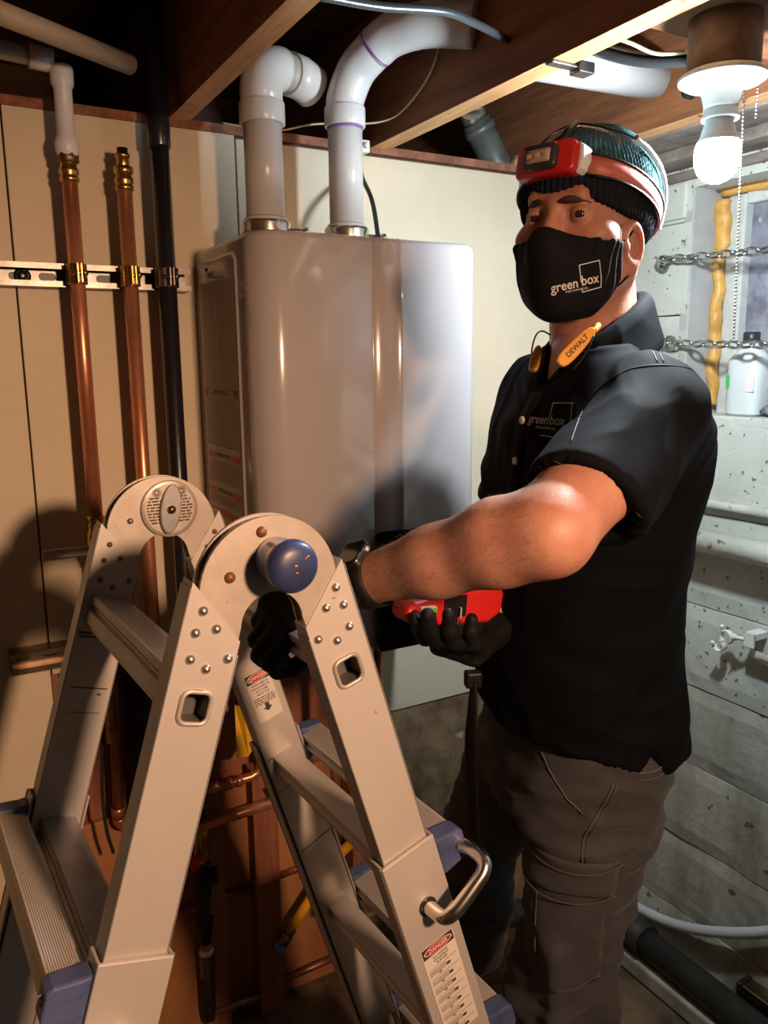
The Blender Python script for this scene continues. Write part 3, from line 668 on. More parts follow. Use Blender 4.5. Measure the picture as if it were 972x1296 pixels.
gpart('tee', [(.0125, .44), (.0185, .437), (.0185, .425), (.016, .42), (.0165, .38), (.0185, .375), (.0185, .357), (.0125, .355)], 'black_iron')
gpart('tee', [(.014, 0), (.0155, .018), (.0185, .020), (.0185, .034), (.009, .036), (.009, .030), (0, .030)], 'black_iron', 16, (.425, 1.58, .40), (1, -.2, 0))
gpart('pipe', [(.0125, .36), (.0125, .24)], 'black_iron')
gpart('union', [(.012, .305), (.018, .302), (.0195, .296), (.0195, .283), (.016, .278), (.016, .262), (.011, .260)], 'black_iron', 8)
gpart('red_fitting', [(.009, .262), (.012, .259), (.012, .250), (.009, .248), (.009, .240), (.012, .238), (.0125, .225), (.009, .222)], 'rust_scratch', 14)
gpart('white_collar', [(.010, .224), (.017, .222), (.017, .214), (.013, .212)], 'porcelain', 8)
gpart('hex_body', [(.014, .214), (.0165, .210), (.0165, .155), (.014, .150)], 'galvanised', 6)
gpart('pipe', [(.012, .152), (.015, .150), (.015, .070), (.011, .045)], 'black_iron', 14)
yh = thing('gas_hose', (.59, 1.545, .17), 'yellow gas hose with a metal nut and a blue cap hanging behind the ladder', 'hose')
mb = MB(); mb.tube(bez([(.80, 1.50, .44), (.735, 1.535, .375), (.68, 1.545, .300), (.612, 1.545, .222)], 8), .0115, 16); obj('hose', mb, 'yellow_hose', yh)
d_ = Vector((-.068, 0, -.078)).normalized(); b_ = Vector((.612, 1.545, .222))
mb = MB(); mb.tube([b_+d_*-.006, b_+d_*.012], .0135, 16); mb.tube([b_+d_*.012, b_+d_*.036], .0165, 6); obj('nut', mb, 'galvanised_brown', yh)
mb = MB(); mb.tube([b_+d_*.036, b_+d_*.048, b_+d_*.052], [.0155, .0155, .013], 16); obj('cap', mb, 'cap_blue', yh)
# folded yellow tag hanging from a pipe, and pinkish valve knob above it
mb = MB(); mb.add([(.502, 1.535, .80), (.514, 1.515, .80), (.560, 1.53, .765), (.565, 1.53, .735), (.520, 1.515, .688), (.497, 1.52, .690), (.512, 1.54, .70)], [(0, 1, 4, 5), (1, 2, 3, 4), (0, 5, 6)])
tg = obj('yellow_tag', mb, 'yellow_tag', None, label='folded bright yellow tag hanging between the two left-side ladder rails', category='tag')
so = tg.modifiers.new('thickness', 'SOLIDIFY'); so.thickness = .0008
kn = thing('hose_valve', (.525, 1.55, .78), 'small valve with a reddish knob above the yellow tag', 'valve')
mb = MB(); mb.lathe([(0, 0), (.015, .001), (.017, .006), (.015, .011), (0, .013)], (.527, 1.545, .815), (-.3, -1, .2), 10); obj('knob', mb, 'orange_tag', kn, smooth=False)
mb = MB(); mb.tube([(.527, 1.545, .815), (.53, 1.59, .81)], .006, 10); mb.tube([(.53, 1.59, .93), (.53, 1.59, .70)], .0105, 14); obj('body', mb, 'copper_dull', kn)

# ================================================================ RIGHT WALL FITTINGS
wp = thing('conduit', (1.45, .3, 1.09), 'thick white painted pipe running level along the right wall behind the man', 'pipe')
mb = MB(); mb.tube([(1.452, -1.5, 1.110), (1.452, 1.53, 1.110)], .025, 28); obj('pipe', mb, 'concrete_white', wp)
for y in (.2, 1.33):
    mb = MB(); P = arc((1.452, y, 1.11), (0, 0, 1), (-1, 0, 0), .0275, -20, 200, 14)
    mb.tube([(1.498, y, 1.11-.05)]+[p+Vector((0, 0, 0)) for p in P[::-1]]+[(1.498, y, 1.11+.05)], (.010, .0018), 8); obj('strap', mb, 'concrete_white', wp)
def clip(y, z, label):
    t = thing('pipe_hanger', (1.48, y, z-.02), label, 'hanger')
    mb = MB(); mb.box((1.452, y-.014, z+.006), (1.498, y+.010, z+.022)); mb.box((1.452, y-.014, z-.010), (1.458, y+.010, z+.022)); obj('bracket', mb, 'porcelain', t, bevel=.002)
    mb = MB(); mb.tube([(1.46, y+.008, z+.004), (1.45, y+.030, z+.004)], .0045, 10); mb.lathe([(.0, 0), (.008, 0), (.008, .006), (0, .006)], (1.452, y+.028, z+.004), (0, 1, 0), 6); obj('bolt', mb, 'porcelain', t)
    mb = MB(); mb.tube(arc((1.455, y+.052, z-.003), (0, 1, 0), (0, 0, 1), .014, -60, 230, 14), (.0075, .0022), 8); mb.ball((1.447, y+.060, z+.020), .005, 8, 6); mb.ball((1.445, y+.080, z-.022), .005, 8, 6)
    mb.tube(arc((1.455, y+.070, z-.026), (0, 1, 0), (0, 0, 1), .013, 100, 350, 14), (.0075, .0022), 8); obj('clamp_jaw', mb, 'porcelain', t)
clip(1.028, .915, 'chrome split pipe hanger bolted to the right wall at the photo edge')
mb = MB(); mb.tube([(1.475, -.6, .885), (1.475, 1.03, .885)], .010, 14); obj('thin_conduit', mb, 'concrete_white', None, label='thin white pipe just below the split pipe hanger on the right wall', category='pipe')
cable('drain_hose', [(1.478, 1.56-.03, .16), (1.482, 1.40, .095), (1.482, 1.30, .105), (1.478, 1.20, .132), (1.47, 1.09, .186), (1.47, .96, .27), (1.47, .80, .40), (1.47, .5, .62)], .0125, 'hose_white', 'milky white hose sagging across the bottom of the right wall', 'hose', 10, 16)
ap = thing('drain_pipe', (1.42, .8, .0455), 'black plastic drain pipe lying along the foot of the right wall', 'pipe')
mb = MB(); mb.tube([(1.42, 1.24, .086), (1.42, -.9, .081)], .034, 30); obj('pipe', mb, 'abs_pipe', ap)
mb = MB(); mb.tube([(1.42, 1.22, .088), (1.42, 1.265, .089), (1.415, 1.30, .093), (1.395, 1.335, .098), (1.36, 1.36, .102), (1.315, 1.385, .104)], [.040, .040, .038, .037, .0375, .040], 30); obj('elbow', mb, 'abs_pipe', ap)
mb = MB(); mb.tube([(1.325, 1.38, .104), (1.17, 1.462, .106)], .034, 30); obj('pipe', mb, 'abs_pipe', ap)
mb = MB(); mb.box((1.46, .90, .055), (1.499, .985, .125)); mb.box((1.455, .985, .050), (1.498, .995, .13)); obj('outlet_box', mb, 'galvanised_brown', None, bevel=.002, label='small metal box at the foot of the right wall in the lower right corner', category='box')

# chains across the window
def chain(name, a, b, sag, label, anchor=None):
    t = thing(name, a, label, 'chain')
    a, b = Vector(a), Vector(b); n = int((b-a).length/.030)
    def pt(k): u = k/n; return a.lerp(b, u)+Vector((0, 0, -sag*4*u*(1-u)))
    mb = MB(); L_, W_ = .0215, .0088; loop = []
    for i in range(20):
        q = 2*math.pi*i/20; x = math.cos(q); z = math.sin(q)
        loop.append((math.copysign(max(0, abs(x)-.15)*1.0, x)*L_+0, z*W_))
    mb.tube([(p, 0, q) for p, q in loop], .0030, 8, closed=True)
    base = obj('link', mb, 'chain_steel', t)
    for k in range(n):
        o = base if k == 0 else base.copy()
        if k: COL.objects.link(o); o.parent = t
        p = (pt(k)+pt(k+1))/2; d = (pt(k+1)-pt(k)).normalized()
        o.location = p-a; q = d.to_track_quat('X', 'Z').to_matrix().to_4x4()
        o.rotation_euler = (q @ Matrix.Rotation(math.radians(40 if k % 2 else 130), 4, 'X')).to_euler()
    return t
c1 = chain('chain', (1.474, 1.325, 1.722), (1.474, .45, 1.72), .012, 'upper steel chain strung across the window from the anchor bolt')
mb = MB(); mb.lathe([(0, 0), (.021, 0), (.021, .004), (.010, .008), (.010, .022), (0, .024)], (WX, 1.343, 1.715), (-1, -.2, 0), 14); mb.ball((1.484, 1.335, 1.722), .0125, 12, 8); obj('anchor_bolt', mb, 'chain_steel', c1)
c2 = chain('chain', (1.482, 1.30, 1.538), (1.478, .45, 1.545), .014, 'lower steel chain strung across the window above the jug')
mb = MB(); mb.lathe([(0, 0), (.018, 0), (.018, .004), (.009, .008), (.009, .018), (0, .02)], (WX, 1.315, 1.538), (-1, -.2, 0), 14); obj('anchor_bolt', mb, 'chain_steel', c2)
# jug on the sill
jx, jy, jz = 1.562, 1.150, WIN_Z0+.002
jg = thing('jug', (jx, jy, jz), 'cloudy white plastic jug with a black cap on the concrete window sill', 'jug')
mb = MB(); vs = []; fs = []
R = [(0, .030), (.004, .036), (.006, .0365), (.118, .0365), (.130, .033), (.142, .022), (.150, .0145), (.158, .0145), (.158, 0)]
nseg = 28
for h, r in R:
    for k in range(nseg):
        a = 2*math.pi*k/nseg; p = 4 if h < .125 else 2.2
        c, s_ = math.cos(a), math.sin(a); rr_ = r/((abs(c)**p+abs(s_)**p)**(1/p)) if r else 0
        vs.append((jx+rr_*c*.85, jy+rr_*s_*1.1, jz+h))
for i in range(len(R)-1):
    for k in range(nseg): fs.append((i*nseg+k, i*nseg+(k+1) % nseg, (i+1)*nseg+(k+1) % nseg, (i+1)*nseg+k))
fs.append(list(range(nseg)))
mb.add(vs, fs, True); obj('body', mb, 'jug_plastic', jg)
mb = MB(); mb.lathe([(.0165, 0), (.0175, .002), (.0175, .020), (.015, .022), (0, .022)], (jx, jy, jz+.156), seg=24); obj('cap', mb, 'cable_black', jg)
mb = MB(); quad(mb, (jx-.0315, jy+.025, jz+.035), (0, -1, 0), (0, 0, 1), -.009, .024, -.0, .052); obj('green_mark', mb, 'green_print', jg)
mb = MB(); quad(mb, (jx-.0315, jy-.018, jz+.04), (0, -1, 0), (0, 0, 1), -.002, .012, .018, .048); obj('paper_label', mb, 'label_white', jg)
rnd = random.Random(5)
SL = ('largest left stone', 'flat second stone', 'biggest middle stone', 'stone perched on top', 'rightmost small stone', 'little upper left stone')
for k, (dy, dz, r) in enumerate(((1.088, .016, .017), (1.070, .013, .014), (1.052, .018, .019), (1.062, .036, .014), (1.030, .012, .013), (1.08, .03, .012))):
    mb = MB(); mb.ball((1.556, dy, WIN_Z0+dz), r, 9, 7, (1, 1.1, .8))
    mb.v = [v+Vector((noise.noise(v*90), noise.noise(v*90+Vector((5, 0, 0))), noise.noise(v*90+Vector((0, 9, 0)))))*.006 for v in mb.v]
    obj('stone', mb, 'rubble', None, label='%s of the grey rubble heap beside the jug on the sill' % SL[k], category='stone', group='rubble heap on the window sill')

# ================================================================ THE LADDER
HC = Vector((.284, .733, 0)); HH = 1.279; AL = math.radians(16.8); PH = math.radians(87.0)
Lu = Vector((math.sin(PH), math.cos(PH), 0)); Ln = Vector((-math.cos(PH), math.sin(PH), 0))
LM = Matrix(((Lu.x, Ln.x, 0, HC.x), (Lu.y, Ln.y, 0, HC.y), (0, 0, 1, 0), (0, 0, 0, 1)))   # ladder x across the A, y along the rungs, z up
LR, LWD = .052, .35
def railM(sg):
    """frame of a leg: x = across the rail, outward; y = along the rungs; z = down along the rail from the hinge"""
    pr = Vector((sg*math.cos(AL), 0, math.sin(AL))); dr = Vector((sg*math.sin(AL), 0, -math.cos(AL)))
    b = Vector((0, 0, HH))+pr*LR
    return LM @ Matrix(((pr.x, 0, dr.x, b.x), (0, 1, 0, 0), (pr.z, 0, dr.z, b.z), (0, 0, 0, 1)))
ld = thing('ladder', LM @ Vector((0, LWD/2, 0)), 'folding aluminium ladder standing as an A-frame with a round blue hinge knob', 'ladder')
SEND = 1.30
for side, (y0, y1) in (('near', (0, .026)), ('far', (LWD, LWD+.026))):
    for sg in (-1, 1):
        T = railM(sg); hw = .031
        mb = MB(); mb.T = T
        h0, h1, hx = .110, .140, .0145
        # rail in pieces round its square hole, faces flush
        mb.prism([(-hw, .056), (hw, .004), (hw, h0), (-hw, h0)], 'y', y0, y1)
        if side == 'near':
            mb.box((-hw, y0, h0), (-hx, y1, h1)); mb.box((hx, y0, h0), (hw, y1, h1))
        else: mb.box((-hw, y0, h0), (hw, y1, h1))
        mb.box((-hw, y0, h1), (hw, y1, 1.0))
        # flange lips
        r = obj('rail', mb, 'aluminium', ld)
        mb = MB(); mb.T = T
        mb.box((hw, y0-.0012, .010), (hw+.0016, y1+.0012, 1.0)); mb.box((-hw-.0016, y0-.0012, .070), (-hw, y1+.0012, 1.0))
        obj('flange', mb, 'aluminium_side', r, bevel=.0007)
        if side == 'near':
            mb = MB(); mb.T = T; P = rrect(-.0150, .109, .0150, .141, .008, 5)
            pts = [(p[0], y0-.001, p[1]) for p in P]; mb.tube(pts, .0026, 8, closed=True)
            obj('hole_rim', mb, 'aluminium_hinge', r)
            mb = MB(); mb.T = T; 
            for a_, b_ in (((-.0146, y0+.002, .1095), (-.0142, y1, .1405)), ((.0142, y0+.002, .1095), (.0146, y1, .1405)), ((-.0142, y0+.002, .1095), (.0142, y1, .110)), ((-.0142, y0+.002, .140), (.0142, y1, .1405))): mb.box(a_, b_)
            mb.box((-.016, y1-.001, .108), (.016, y1+.0006, .142)); obj('hole_shade', mb, 'hole_dark', r, kind='stuff')  # dark plates added inside the hole, their colour standing for its shade
        # outer sliding section
        mb = MB(); mb.T = T; ya, yb = (y0-.006, y1+.006)
        t_ = .0035; ow = .038
        yo = ya if side == 'near' else yb-t_
        if side == 'near': yb = y1
        else: ya = y0+.003
        mb.box((-ow, yo, .376), (ow, yo+t_, SEND)); 
        mb.box((-ow, ya+(t_ if side == 'near' else 0), .376), (-ow+t_, yb-(t_ if side == 'far' else 0), SEND)); mb.box((ow-t_, ya+(t_ if side == 'near' else 0), .376), (ow, yb-(t_ if side == 'far' else 0), SEND))
        sl = obj('outer_rail', mb, 'aluminium', ld, bevel=.0015)
        mb = MB(); mb.T = T; mb.box((-ow-.003, ya-.003, SEND-.03), (ow+.003, yb+.003, SEND+.012)); obj('foot', mb, 'black_rubber', sl, bevel=.004)
# hinges: two riveted arch plates per side with a disc between
def hinge_poly(r, cut=0.0):
    out = [( r*math.cos(math.radians(a)), HH+r*math.sin(math.radians(a))) for a in range(-8, 189, 7)]
    Ri, Le = railM(1), railM(-1); inv = LM.inverted()
    def L2(T, x, s): p = inv @ (T @ Vector((x, 0, s))); return (p.x, p.z)
    out += [L2(Le, .030, .03), L2(Le, .030, .085), L2(Le, -.030, .10)]
    ic = (0, HH-.037)
    out += [(ic[0]+.034*math.cos(math.radians(a)), ic[1]+.034*math.sin(math.radians(a))) for a in range(176, 3, -9)]
    out += [L2(Ri, -.030, .10), L2(Ri, .030, .085), L2(Ri, .030, .03)]
    return out
for side, y0 in (('near', 0), ('far', LWD)):
    hg = None
    mb = MB(); mb.T = LM; mb.prism(hinge_poly(.0745), 'y', y0+.002, y0+.006)
    hg = obj('hinge', mb, 'aluminium_hinge', ld)
    mb = MB(); mb.T = LM; mb.prism(hinge_poly(.0745), 'y', y0+.020, y0+.024); obj('hinge_plate', mb, 'aluminium_hinge', hg)
    mb = MB(); mb.T = LM; mb.prism([(.0715*math.cos(math.radians(a)), HH+.0715*math.sin(math.radians(a))) for a in range(0, 181, 8)]+[(-.0715, HH-.004), (.0715, HH-.004)], 'y', y0+.0062, y0+.0198)
    obj('hinge_core', mb, 'black_iron', hg)
    # rivets
    yf = y0-.0004; mt = 'rivet_steel' if side == 'near' else 'rivet_rust'
    def rivet(T, x, s, r=.0042, m_='rivet_steel', par=None, y=yf):
        p = T @ Vector((x, y, s)); mb = MB(); nrm = (T.to_3x3() @ Vector((0, -1, 0)))
        mb.lathe([(r, 0), (r*.92, r*.35), (r*.55, r*.7), (0, r*.85)], p, nrm, 14); return obj('rivet', mb, m_, par)
    for sg in (-1, 1):
        T = railM(sg)
        for x, s in ((.0145, .030), (-.003, .046), (.017, .052), (.016, .078), (-.002, .086), (-.022, .074)):
            rivet(T, x, s, .0050 if side == 'near' else .0037, mt, ld)
    for a, rr_ in ((98, .060), (157, .047), (40, .055)):
        if side == 'near' and a == 40: continue
        rivet(LM, rr_*math.cos(math.radians(a)), HH+rr_*math.sin(math.radians(a)), .0058 if side == 'near' else .0045, 'rivet_rust' if side == 'near' else 'rivet_steel', hg, y=y0+.0018)
# blue knob
mb = MB(); KZ = Matrix.Diagonal((.87, 1, .87, 1)); o_ = LM @ Vector((.0045, .002, HH+.031)); nr = LM.to_3x3() @ Vector((0, -1, 0))
mb.lathe([(.024, 0), (.0255, .004), (.0265, .016), (.0275, .030), (.0285, .036), (.0300, .040), (.0305, .045), (.0295, .051), (.0255, .056), (.017, .0590), (.008, .0600), (0, .0602)], o_, nr, 40)
mb.v = [o_+(v-o_)*.87 for v in mb.v]
kb = obj('hinge_knob', mb, 'blue_plastic', ld)
mb = MB(); mb.T = LM
def scr(pts, r): mb.tube([(x*.87+.002, y*.875, HH+z*.87+.014) for x, y, z in pts], r, 6)
scr([(.012, -.0560, .028), (.015, -.0556, .031), (.018, -.0550, .032)], (.0016, .0006)); scr([(.000, -.0575, .0155), (.003, -.0580, .0150)], (.0014, .0007)); scr([(-.002, -.0578, .023), (.002, -.0582, .0235)], (.0018, .0008))
obj('scratches', mb, 'rust_scratch', kb)
# far hinge dial with its printed instructions and turning tab
yd = LWD+.0015
dc = Vector((.010, yd, HH+.030))
mb = MB(); mb.T = LM
mb.lathe([(0, 0), (.0375, 0), (.039, .001), (.039, .003), (.0375, .004), (0, .004)], dc, (0, -1, 0), 44)
dl = obj('dial', mb, 'aluminium_hinge', ld)
mb = MB(); mb.T = LM; rnd = random.Random(9); og = dc+Vector((0, -.0042, 0))
mb.lathe([(0, 0), (.034, 0)], og+Vector((0, .0001, 0)), (0, -1, 0), 44); mb.cur = 1
for sx_ in (-1, 1):
    for i in range(9):
        y = .016-i*.0042; xx = math.sqrt(max(.0325**2-y*y, 0)); a0, a1 = .011, xx-.001
        if a1 > a0+.004: words(mb, og, (1, 0, 0), (0, 0, 1), *((a0, a1) if sx_ > 0 else (-a1, -a0)), y, .0022, .0003, rnd)
    for k in range(14):
        a = 2*math.pi*k/14; quad(mb, og+Vector((sx_*.017+.0045*math.cos(a), 0, .0235+.0045*math.sin(a))), (math.cos(a), 0, math.sin(a)), (-math.sin(a), 0, math.cos(a)), -.0025, -.0005, .0025, .0005, .0003)
obj('dial_label', mb, ['aluminium_hinge', 'label_ink'], dl)
mb = MB(); mb.T = LM
ta = math.radians(100); P = []
for k in range(28):
    a = 2*math.pi*k/28; x, z = .0145*math.cos(a), .034*math.sin(a)
    P.append((dc.x+x*math.sin(ta)-z*-.17, dc.z+z*math.sin(ta)-x*.17))
mb.prism(P, 'y', yd-.010, yd-.0045); tb = obj('dial_tab', mb, 'aluminium_side', dl, bevel=.002)
mb = MB(); mb.T = LM; mb.lathe([(0, 0), (.0058, 0), (.0058, .003), (.0035, .004), (.0035, .0045), (0, .0045)], (dc.x, yd-.010, dc.z), (0, -1, 0), 14); obj('dial_pin', mb, 'brass', tb)
# inner rungs: deep two-tier treads between the rails
def rung(sg, s, y0, y1, cx, name='rung', w_=.048, h_=.044, mt='aluminium_side', top='aluminium_side'):
    T = railM(sg); mb = MB(); mb.T = T; a = w_/2; o = sg
    # cross-section in rail (x,z): flat tread on top, grooved flanks
    P = [(-a, 0), (a, 0), (a, .010), (a-.004, .014), (a-.004, .017), (a+.002, .020), (a+.002, h_-.008), (a-.003, h_-.004), (a-.003, h_), (-a+.003, h_), (-a+.003, h_-.004), (-a-.002, h_-.008), (-a-.002, .020), (-a+.004, .017), (-a+.004, .014), (-a, .010)]
    P = [(x+cx, z+s) for x, z in P]
    mb.prism(P, 'y', y0, y1)
    r = obj(name, mb, mt, ld, bevel=.0012)
    if name == 'rung': return r
    mb = MB(); mb.T = T
    nrib = 12
    for k in range(nrib):
        x = cx-a+.004+(w_-.008)*k/(nrib-1); mb.box((x-.0009, y0+.001, s-.0011), (x+.0009, y1-.001, s+.0004))
    obj('tread_ribs', mb, mt, r, kind='stuff')
    return r
for sg in (-1, 1):
    for s in (.098, .402, .706):
        rung(sg, s, .026, LWD, -.001, w_=.046 if sg < 0 else .036, h_=.044 if sg < 0 else .036, mt='aluminium_side' if sg < 0 else 'aluminium')
    for s in (.398, .703, 1.005):
        r = rung(sg, s, .012, LWD+.014, .057, 'outer_rung', .036, .032, 'aluminium', 'aluminium')
        for y0, y1 in ((-.004, .022), (LWD+.004, LWD+.030)):
            mb = MB(); mb.T = railM(sg)
            mb.prism([(.0385, s-.012), (.048, s-.008), (.074, s-.003), (.079, s+.003), (.079, s+.030), (.074, s+.040), (.0385, s+.044)], 'y', y0, y1)
            g = obj('rung_guard', mb, 'blue_guard', r, bevel=.003)
            mb = MB(); q = railM(sg) @ Vector((.0795, (y0+y1)/2, s+.016)); mb.lathe([(.0055, 0), (.0045, .002), (0, .003)], q, railM(sg).to_3x3() @ Vector((1, 0, 0)), 12); obj('rivet', mb, 'steel_bright', g)
# locking handle on the right outer rail, hole on the left one
T = railM(1); mb = MB(); mb.T = T
mb.tube(bez([(.003, .004, .462), (.004, -.020, .462), (.006, -.038, .459), (.014, -.045, .454), (.026, -.047, .449), (.052, -.047, .438), (.068, -.046, .431), (.076, -.040, .425), (.077, -.024, .420), (.070, .0, .418), (.052, .010, .418)], 6), .0090, 18)
lk = obj('lock_handle', mb, 'steel_bright', ld)
mb = MB(); mb.T = T; mb.lathe([(.0095, .0005), (.0125, .0005), (.0125, .0012), (.0095, .0012)], (.003, -.006, .462), (0, -1, 0), 20); obj('handle_hole', mb, 'cable_black', ld)
T = railM(-1); mb = MB(); mb.T = T; mb.lathe([(0, .0002), (.013, .0002), (.013, .0010), (0, .0010)], (-.002, -.006, .455), (0, -1, 0), 20); h_ = obj('handle_hole', mb, 'hole_dark', ld)
mb = MB(); mb.T = T; mb.tube(bez([(-.002, -.002, .455), (-.002, -.016, .455), (-.004, -.030, .459), (.03, -.034, .470)], 6), .009, 14); obj('lock_handle', mb, 'steel_bright', ld)
# warning labels: one low on the near right rail, one on the far right rail
def danger(T, cx, y, s0, w_, h_, nrm_sign, kind):
    org = T @ Vector((cx, y, s0+h_)); u = T.to_3x3() @ Vector((1, 0, 0)); v = T.to_3x3() @ Vector((0, 0, -1))
    rnd = random.Random(kind); mb = MB()
    quad(mb, org, u, v, -w_/2, 0, w_/2, h_, .0003)
    mb.cur = 1; quad(mb, org, u, v, -w_/2+.001, h_-.0165, w_/2-.001, h_-.001, .0005)
    mb.cur = 0
    vs = [(.47*w_*math.cos(t), h_-.0088+.0068*math.sin(t)) for t in [2*math.pi*k/28 for k in range(28)]]
    n = u.cross(v); mb.add([org+u*x*.93+v*y_+n*.0007 for x, y_ in vs], [list(range(28))])
    mb.cur = 2; mb.add([org+u*x*.86+v*(h_-.0088+(y_-h_+.0088)*.86)+n*.0009 for x, y_ in vs], [list(range(28))])
    mb.cur = 0; put_text(mb, 'DANGER', .0088, org+v*(h_-.0088), u, v, .0011, .02, .82)
    mb.cur = 1
    if kind == 1:
        y_ = h_-.021
        for txt in ('WHEN USED AS', 'STEPLADDER DO', 'NOT CLIMB', 'ABOVE THIS'): put_text(mb, txt, .0048, org+v*y_, u, v, .0005, .02, .8); y_ -= .0055
        y_ -= .0005
        for k in range(4): words(mb, org, u, v, -w_/2+.003, w_/2-.003, y_, .0016, .0005, rnd); y_ -= .0034
        P = [(-.0035, y_+.002), (.0035, y_+.002), (.0035, y_-.005), (.008, y_-.005), (0, y_-.012), (-.008, y_-.005), (-.0035, y_-.005)]
        mb.add([org+u*x+v*q+n*.0006 for x, q in P], [list(range(7))])
    else:
        y_ = h_-.021
        for txt in ('ALL LOCKING', 'DEVICES MUST', 'BE SECURE'): put_text(mb, txt, .0044, org+v*y_, u, v, .0005, .02, .8); y_ -= .005
        while y_ > .006:
            quad(mb, org, u, v, -w_/2+.003, y_-.0003, w_/2-.003, y_+.0003, .0005); y_ -= .0035
            for k in range(3): words(mb, org, u, v, -w_/2+.003, w_*.1, y_, .0011, .0005, rnd); y_ -= .0026
            quad(mb, org, u, v, .004, y_+.002, .010, y_+.006, .0005); quad(mb, org, u, v, -.009, y_-.001, -.005, y_+.0012, .0005)
            y_ -= .004
    return mb
mb = danger(railM(1), .000, -.0063, .515, .050, .155, -1, 2); obj('warning_label', mb, ['label_white', 'label_ink', 'label_red'], ld)
mb = danger(railM(1), .001, LWD-.0003, .256, .041, .083, -1, 1); obj('warning_label', mb, ['label_white', 'label_ink', 'label_red'], ld)
mb = MB(); ca = Vector((.565, 1.50, .612)); cu_, cv_ = Vector((.030, -.004, .006)), Vector((.036, -.012, -.070))
def card(a, b, l): n_ = cu_.cross(cv_).normalized()*(-l); mb.add([ca+cu_*a[0]+cv_*a[1]+n_, ca+cu_*b[0]+cv_*a[1]+n_, ca+cu_*b[0]+cv_*b[1]+n_, ca+cu_*a[0]+cv_*b[1]+n_], [(0, 1, 2, 3)])
card((0, 0), (1, 1), 0); mb.cur = 1; card((.22, .34), (.86, .96), -.0006); card((.22, .34), (.86, .96), .0006); mb.cur = 2
for q in (.42, .50, .58, .66, .74, .82, .90): card((.30, q), (.75, q+.025), .0010); card((.30, q), (.75, q+.025), -.0010)
obj('paper_tag', mb, ['yellow_tag', 'label_white', 'label_grey'], None, label='small printed card, yellow top and white panel, tied to the thick copper pipe', category='tag')
mb = MB(); mb.tube([ca+cu_*.5, ca+cu_*.45+Vector((0, .02, .012)), (.585, 1.553, .560)], .0008, 5)
obj('string', mb, 'cable_yellow', None, label='short string tying the printed card to the copper pipe', category='string')
# scuff marks on the far left rail
mb = MB(); T = railM(-1)
for s, a, b, t_ in ((.155, -.027, .012, .0012), (.224, -.022, .026, .0009), (.258, -.020, .024, .0005), (.232, .014, .019, .0015), (.150, -.029, -.012, .0018)):
    org = T @ Vector((0, LWD-.0004, s)); quad(mb, org, T.to_3x3() @ Vector((-1, 0, 0)), T.to_3x3() @ Vector((0, 0, -1)), a, -t_, b, t_)
obj('scuff_marks', mb, 'scuff', ld)
mb = MB(); T = railM(1)
for s, a, b, t_ in ((.40, -.028, -.02, .0010), (.46, -.030, .0, .0006), (.58, -.028, .028, .0009)):
    org = T @ Vector((0, LWD-.0004, s)); quad(mb, org, T.to_3x3() @ Vector((1, 0, -.12)), T.to_3x3() @ Vector((0, 0, -1)), a, -t_, b, t_)
obj('scuff_marks', mb, 'scuff', ld)

# ================================================================ THE PERSON: implicit surfaces polygonised with surface nets
F32 = np.float32
def A(*v): return np.array(v, F32)
def smin(a, b, k):
    h = np.clip(.5+.5*(b-a)/k, 0, 1); return b*(1-h)+a*h-k*h*(1-h)
def smax(a, b, k): return -smin(-a, -b, k)
def cone(P, a, b, r1, r2):
    a, b = np.asarray(a, F32), np.asarray(b, F32); d = b-a; L = float(d @ d)
    t = np.clip(((P-a) @ d)/L, 0, 1); return np.linalg.norm(P-a-t[:, None]*d, axis=1)-(r1+(r2-r1)*t)
def chainc(P, pts, k=.012):
    """joined round cones through [(point, radius)...]"""
    out = None
    for (a, r), (b, q) in zip(pts[:-1], pts[1:]):
        d = cone(P, a, b, r, q); out = d if out is None else smin(out, d, k)
    return out
def ell(P, c, r, R=None):
    q = P-np.asarray(c, F32)
    if R is not None: q = q @ np.asarray(R, F32)      # columns of R = the ellipsoid's own axes
    q = q/np.asarray(r, F32); n = np.linalg.norm(q, axis=1); g = np.linalg.norm(q/np.asarray(r, F32), axis=1)
    return n*(n-1)/np.maximum(g, 1e-6)
def loft(P, secs, up=(0, 0, 1)):
    """stack of ellipses: secs = [(z, cx, cy, half-across, half-deep, yaw degrees)] in world space; across axis turned by yaw"""
    S = np.array(secs, F32); z = np.clip(P[:, 2], S[0, 0], S[-1, 0])
    def I(k):   # smooth interpolation
        return np.interp(z, S[:, 0], S[:, k]).astype(F32)
    x = P[:, 0]-I(1); y = P[:, 1]-I(2); w_ = np.radians(I(5)); c, s = np.cos(w_), np.sin(w_)
    a, b = I(3), I(4); u = (x*c+y*s)/a; v = (-x*s+y*c)/b
    n = (np.abs(u)**2.3+np.abs(v)**2.3)**(1/2.3)
    d = (n-1)*np.minimum(a, b)
    return np.maximum(d, np.maximum(S[0, 0]-P[:, 2], P[:, 2]-S[-1, 0]))
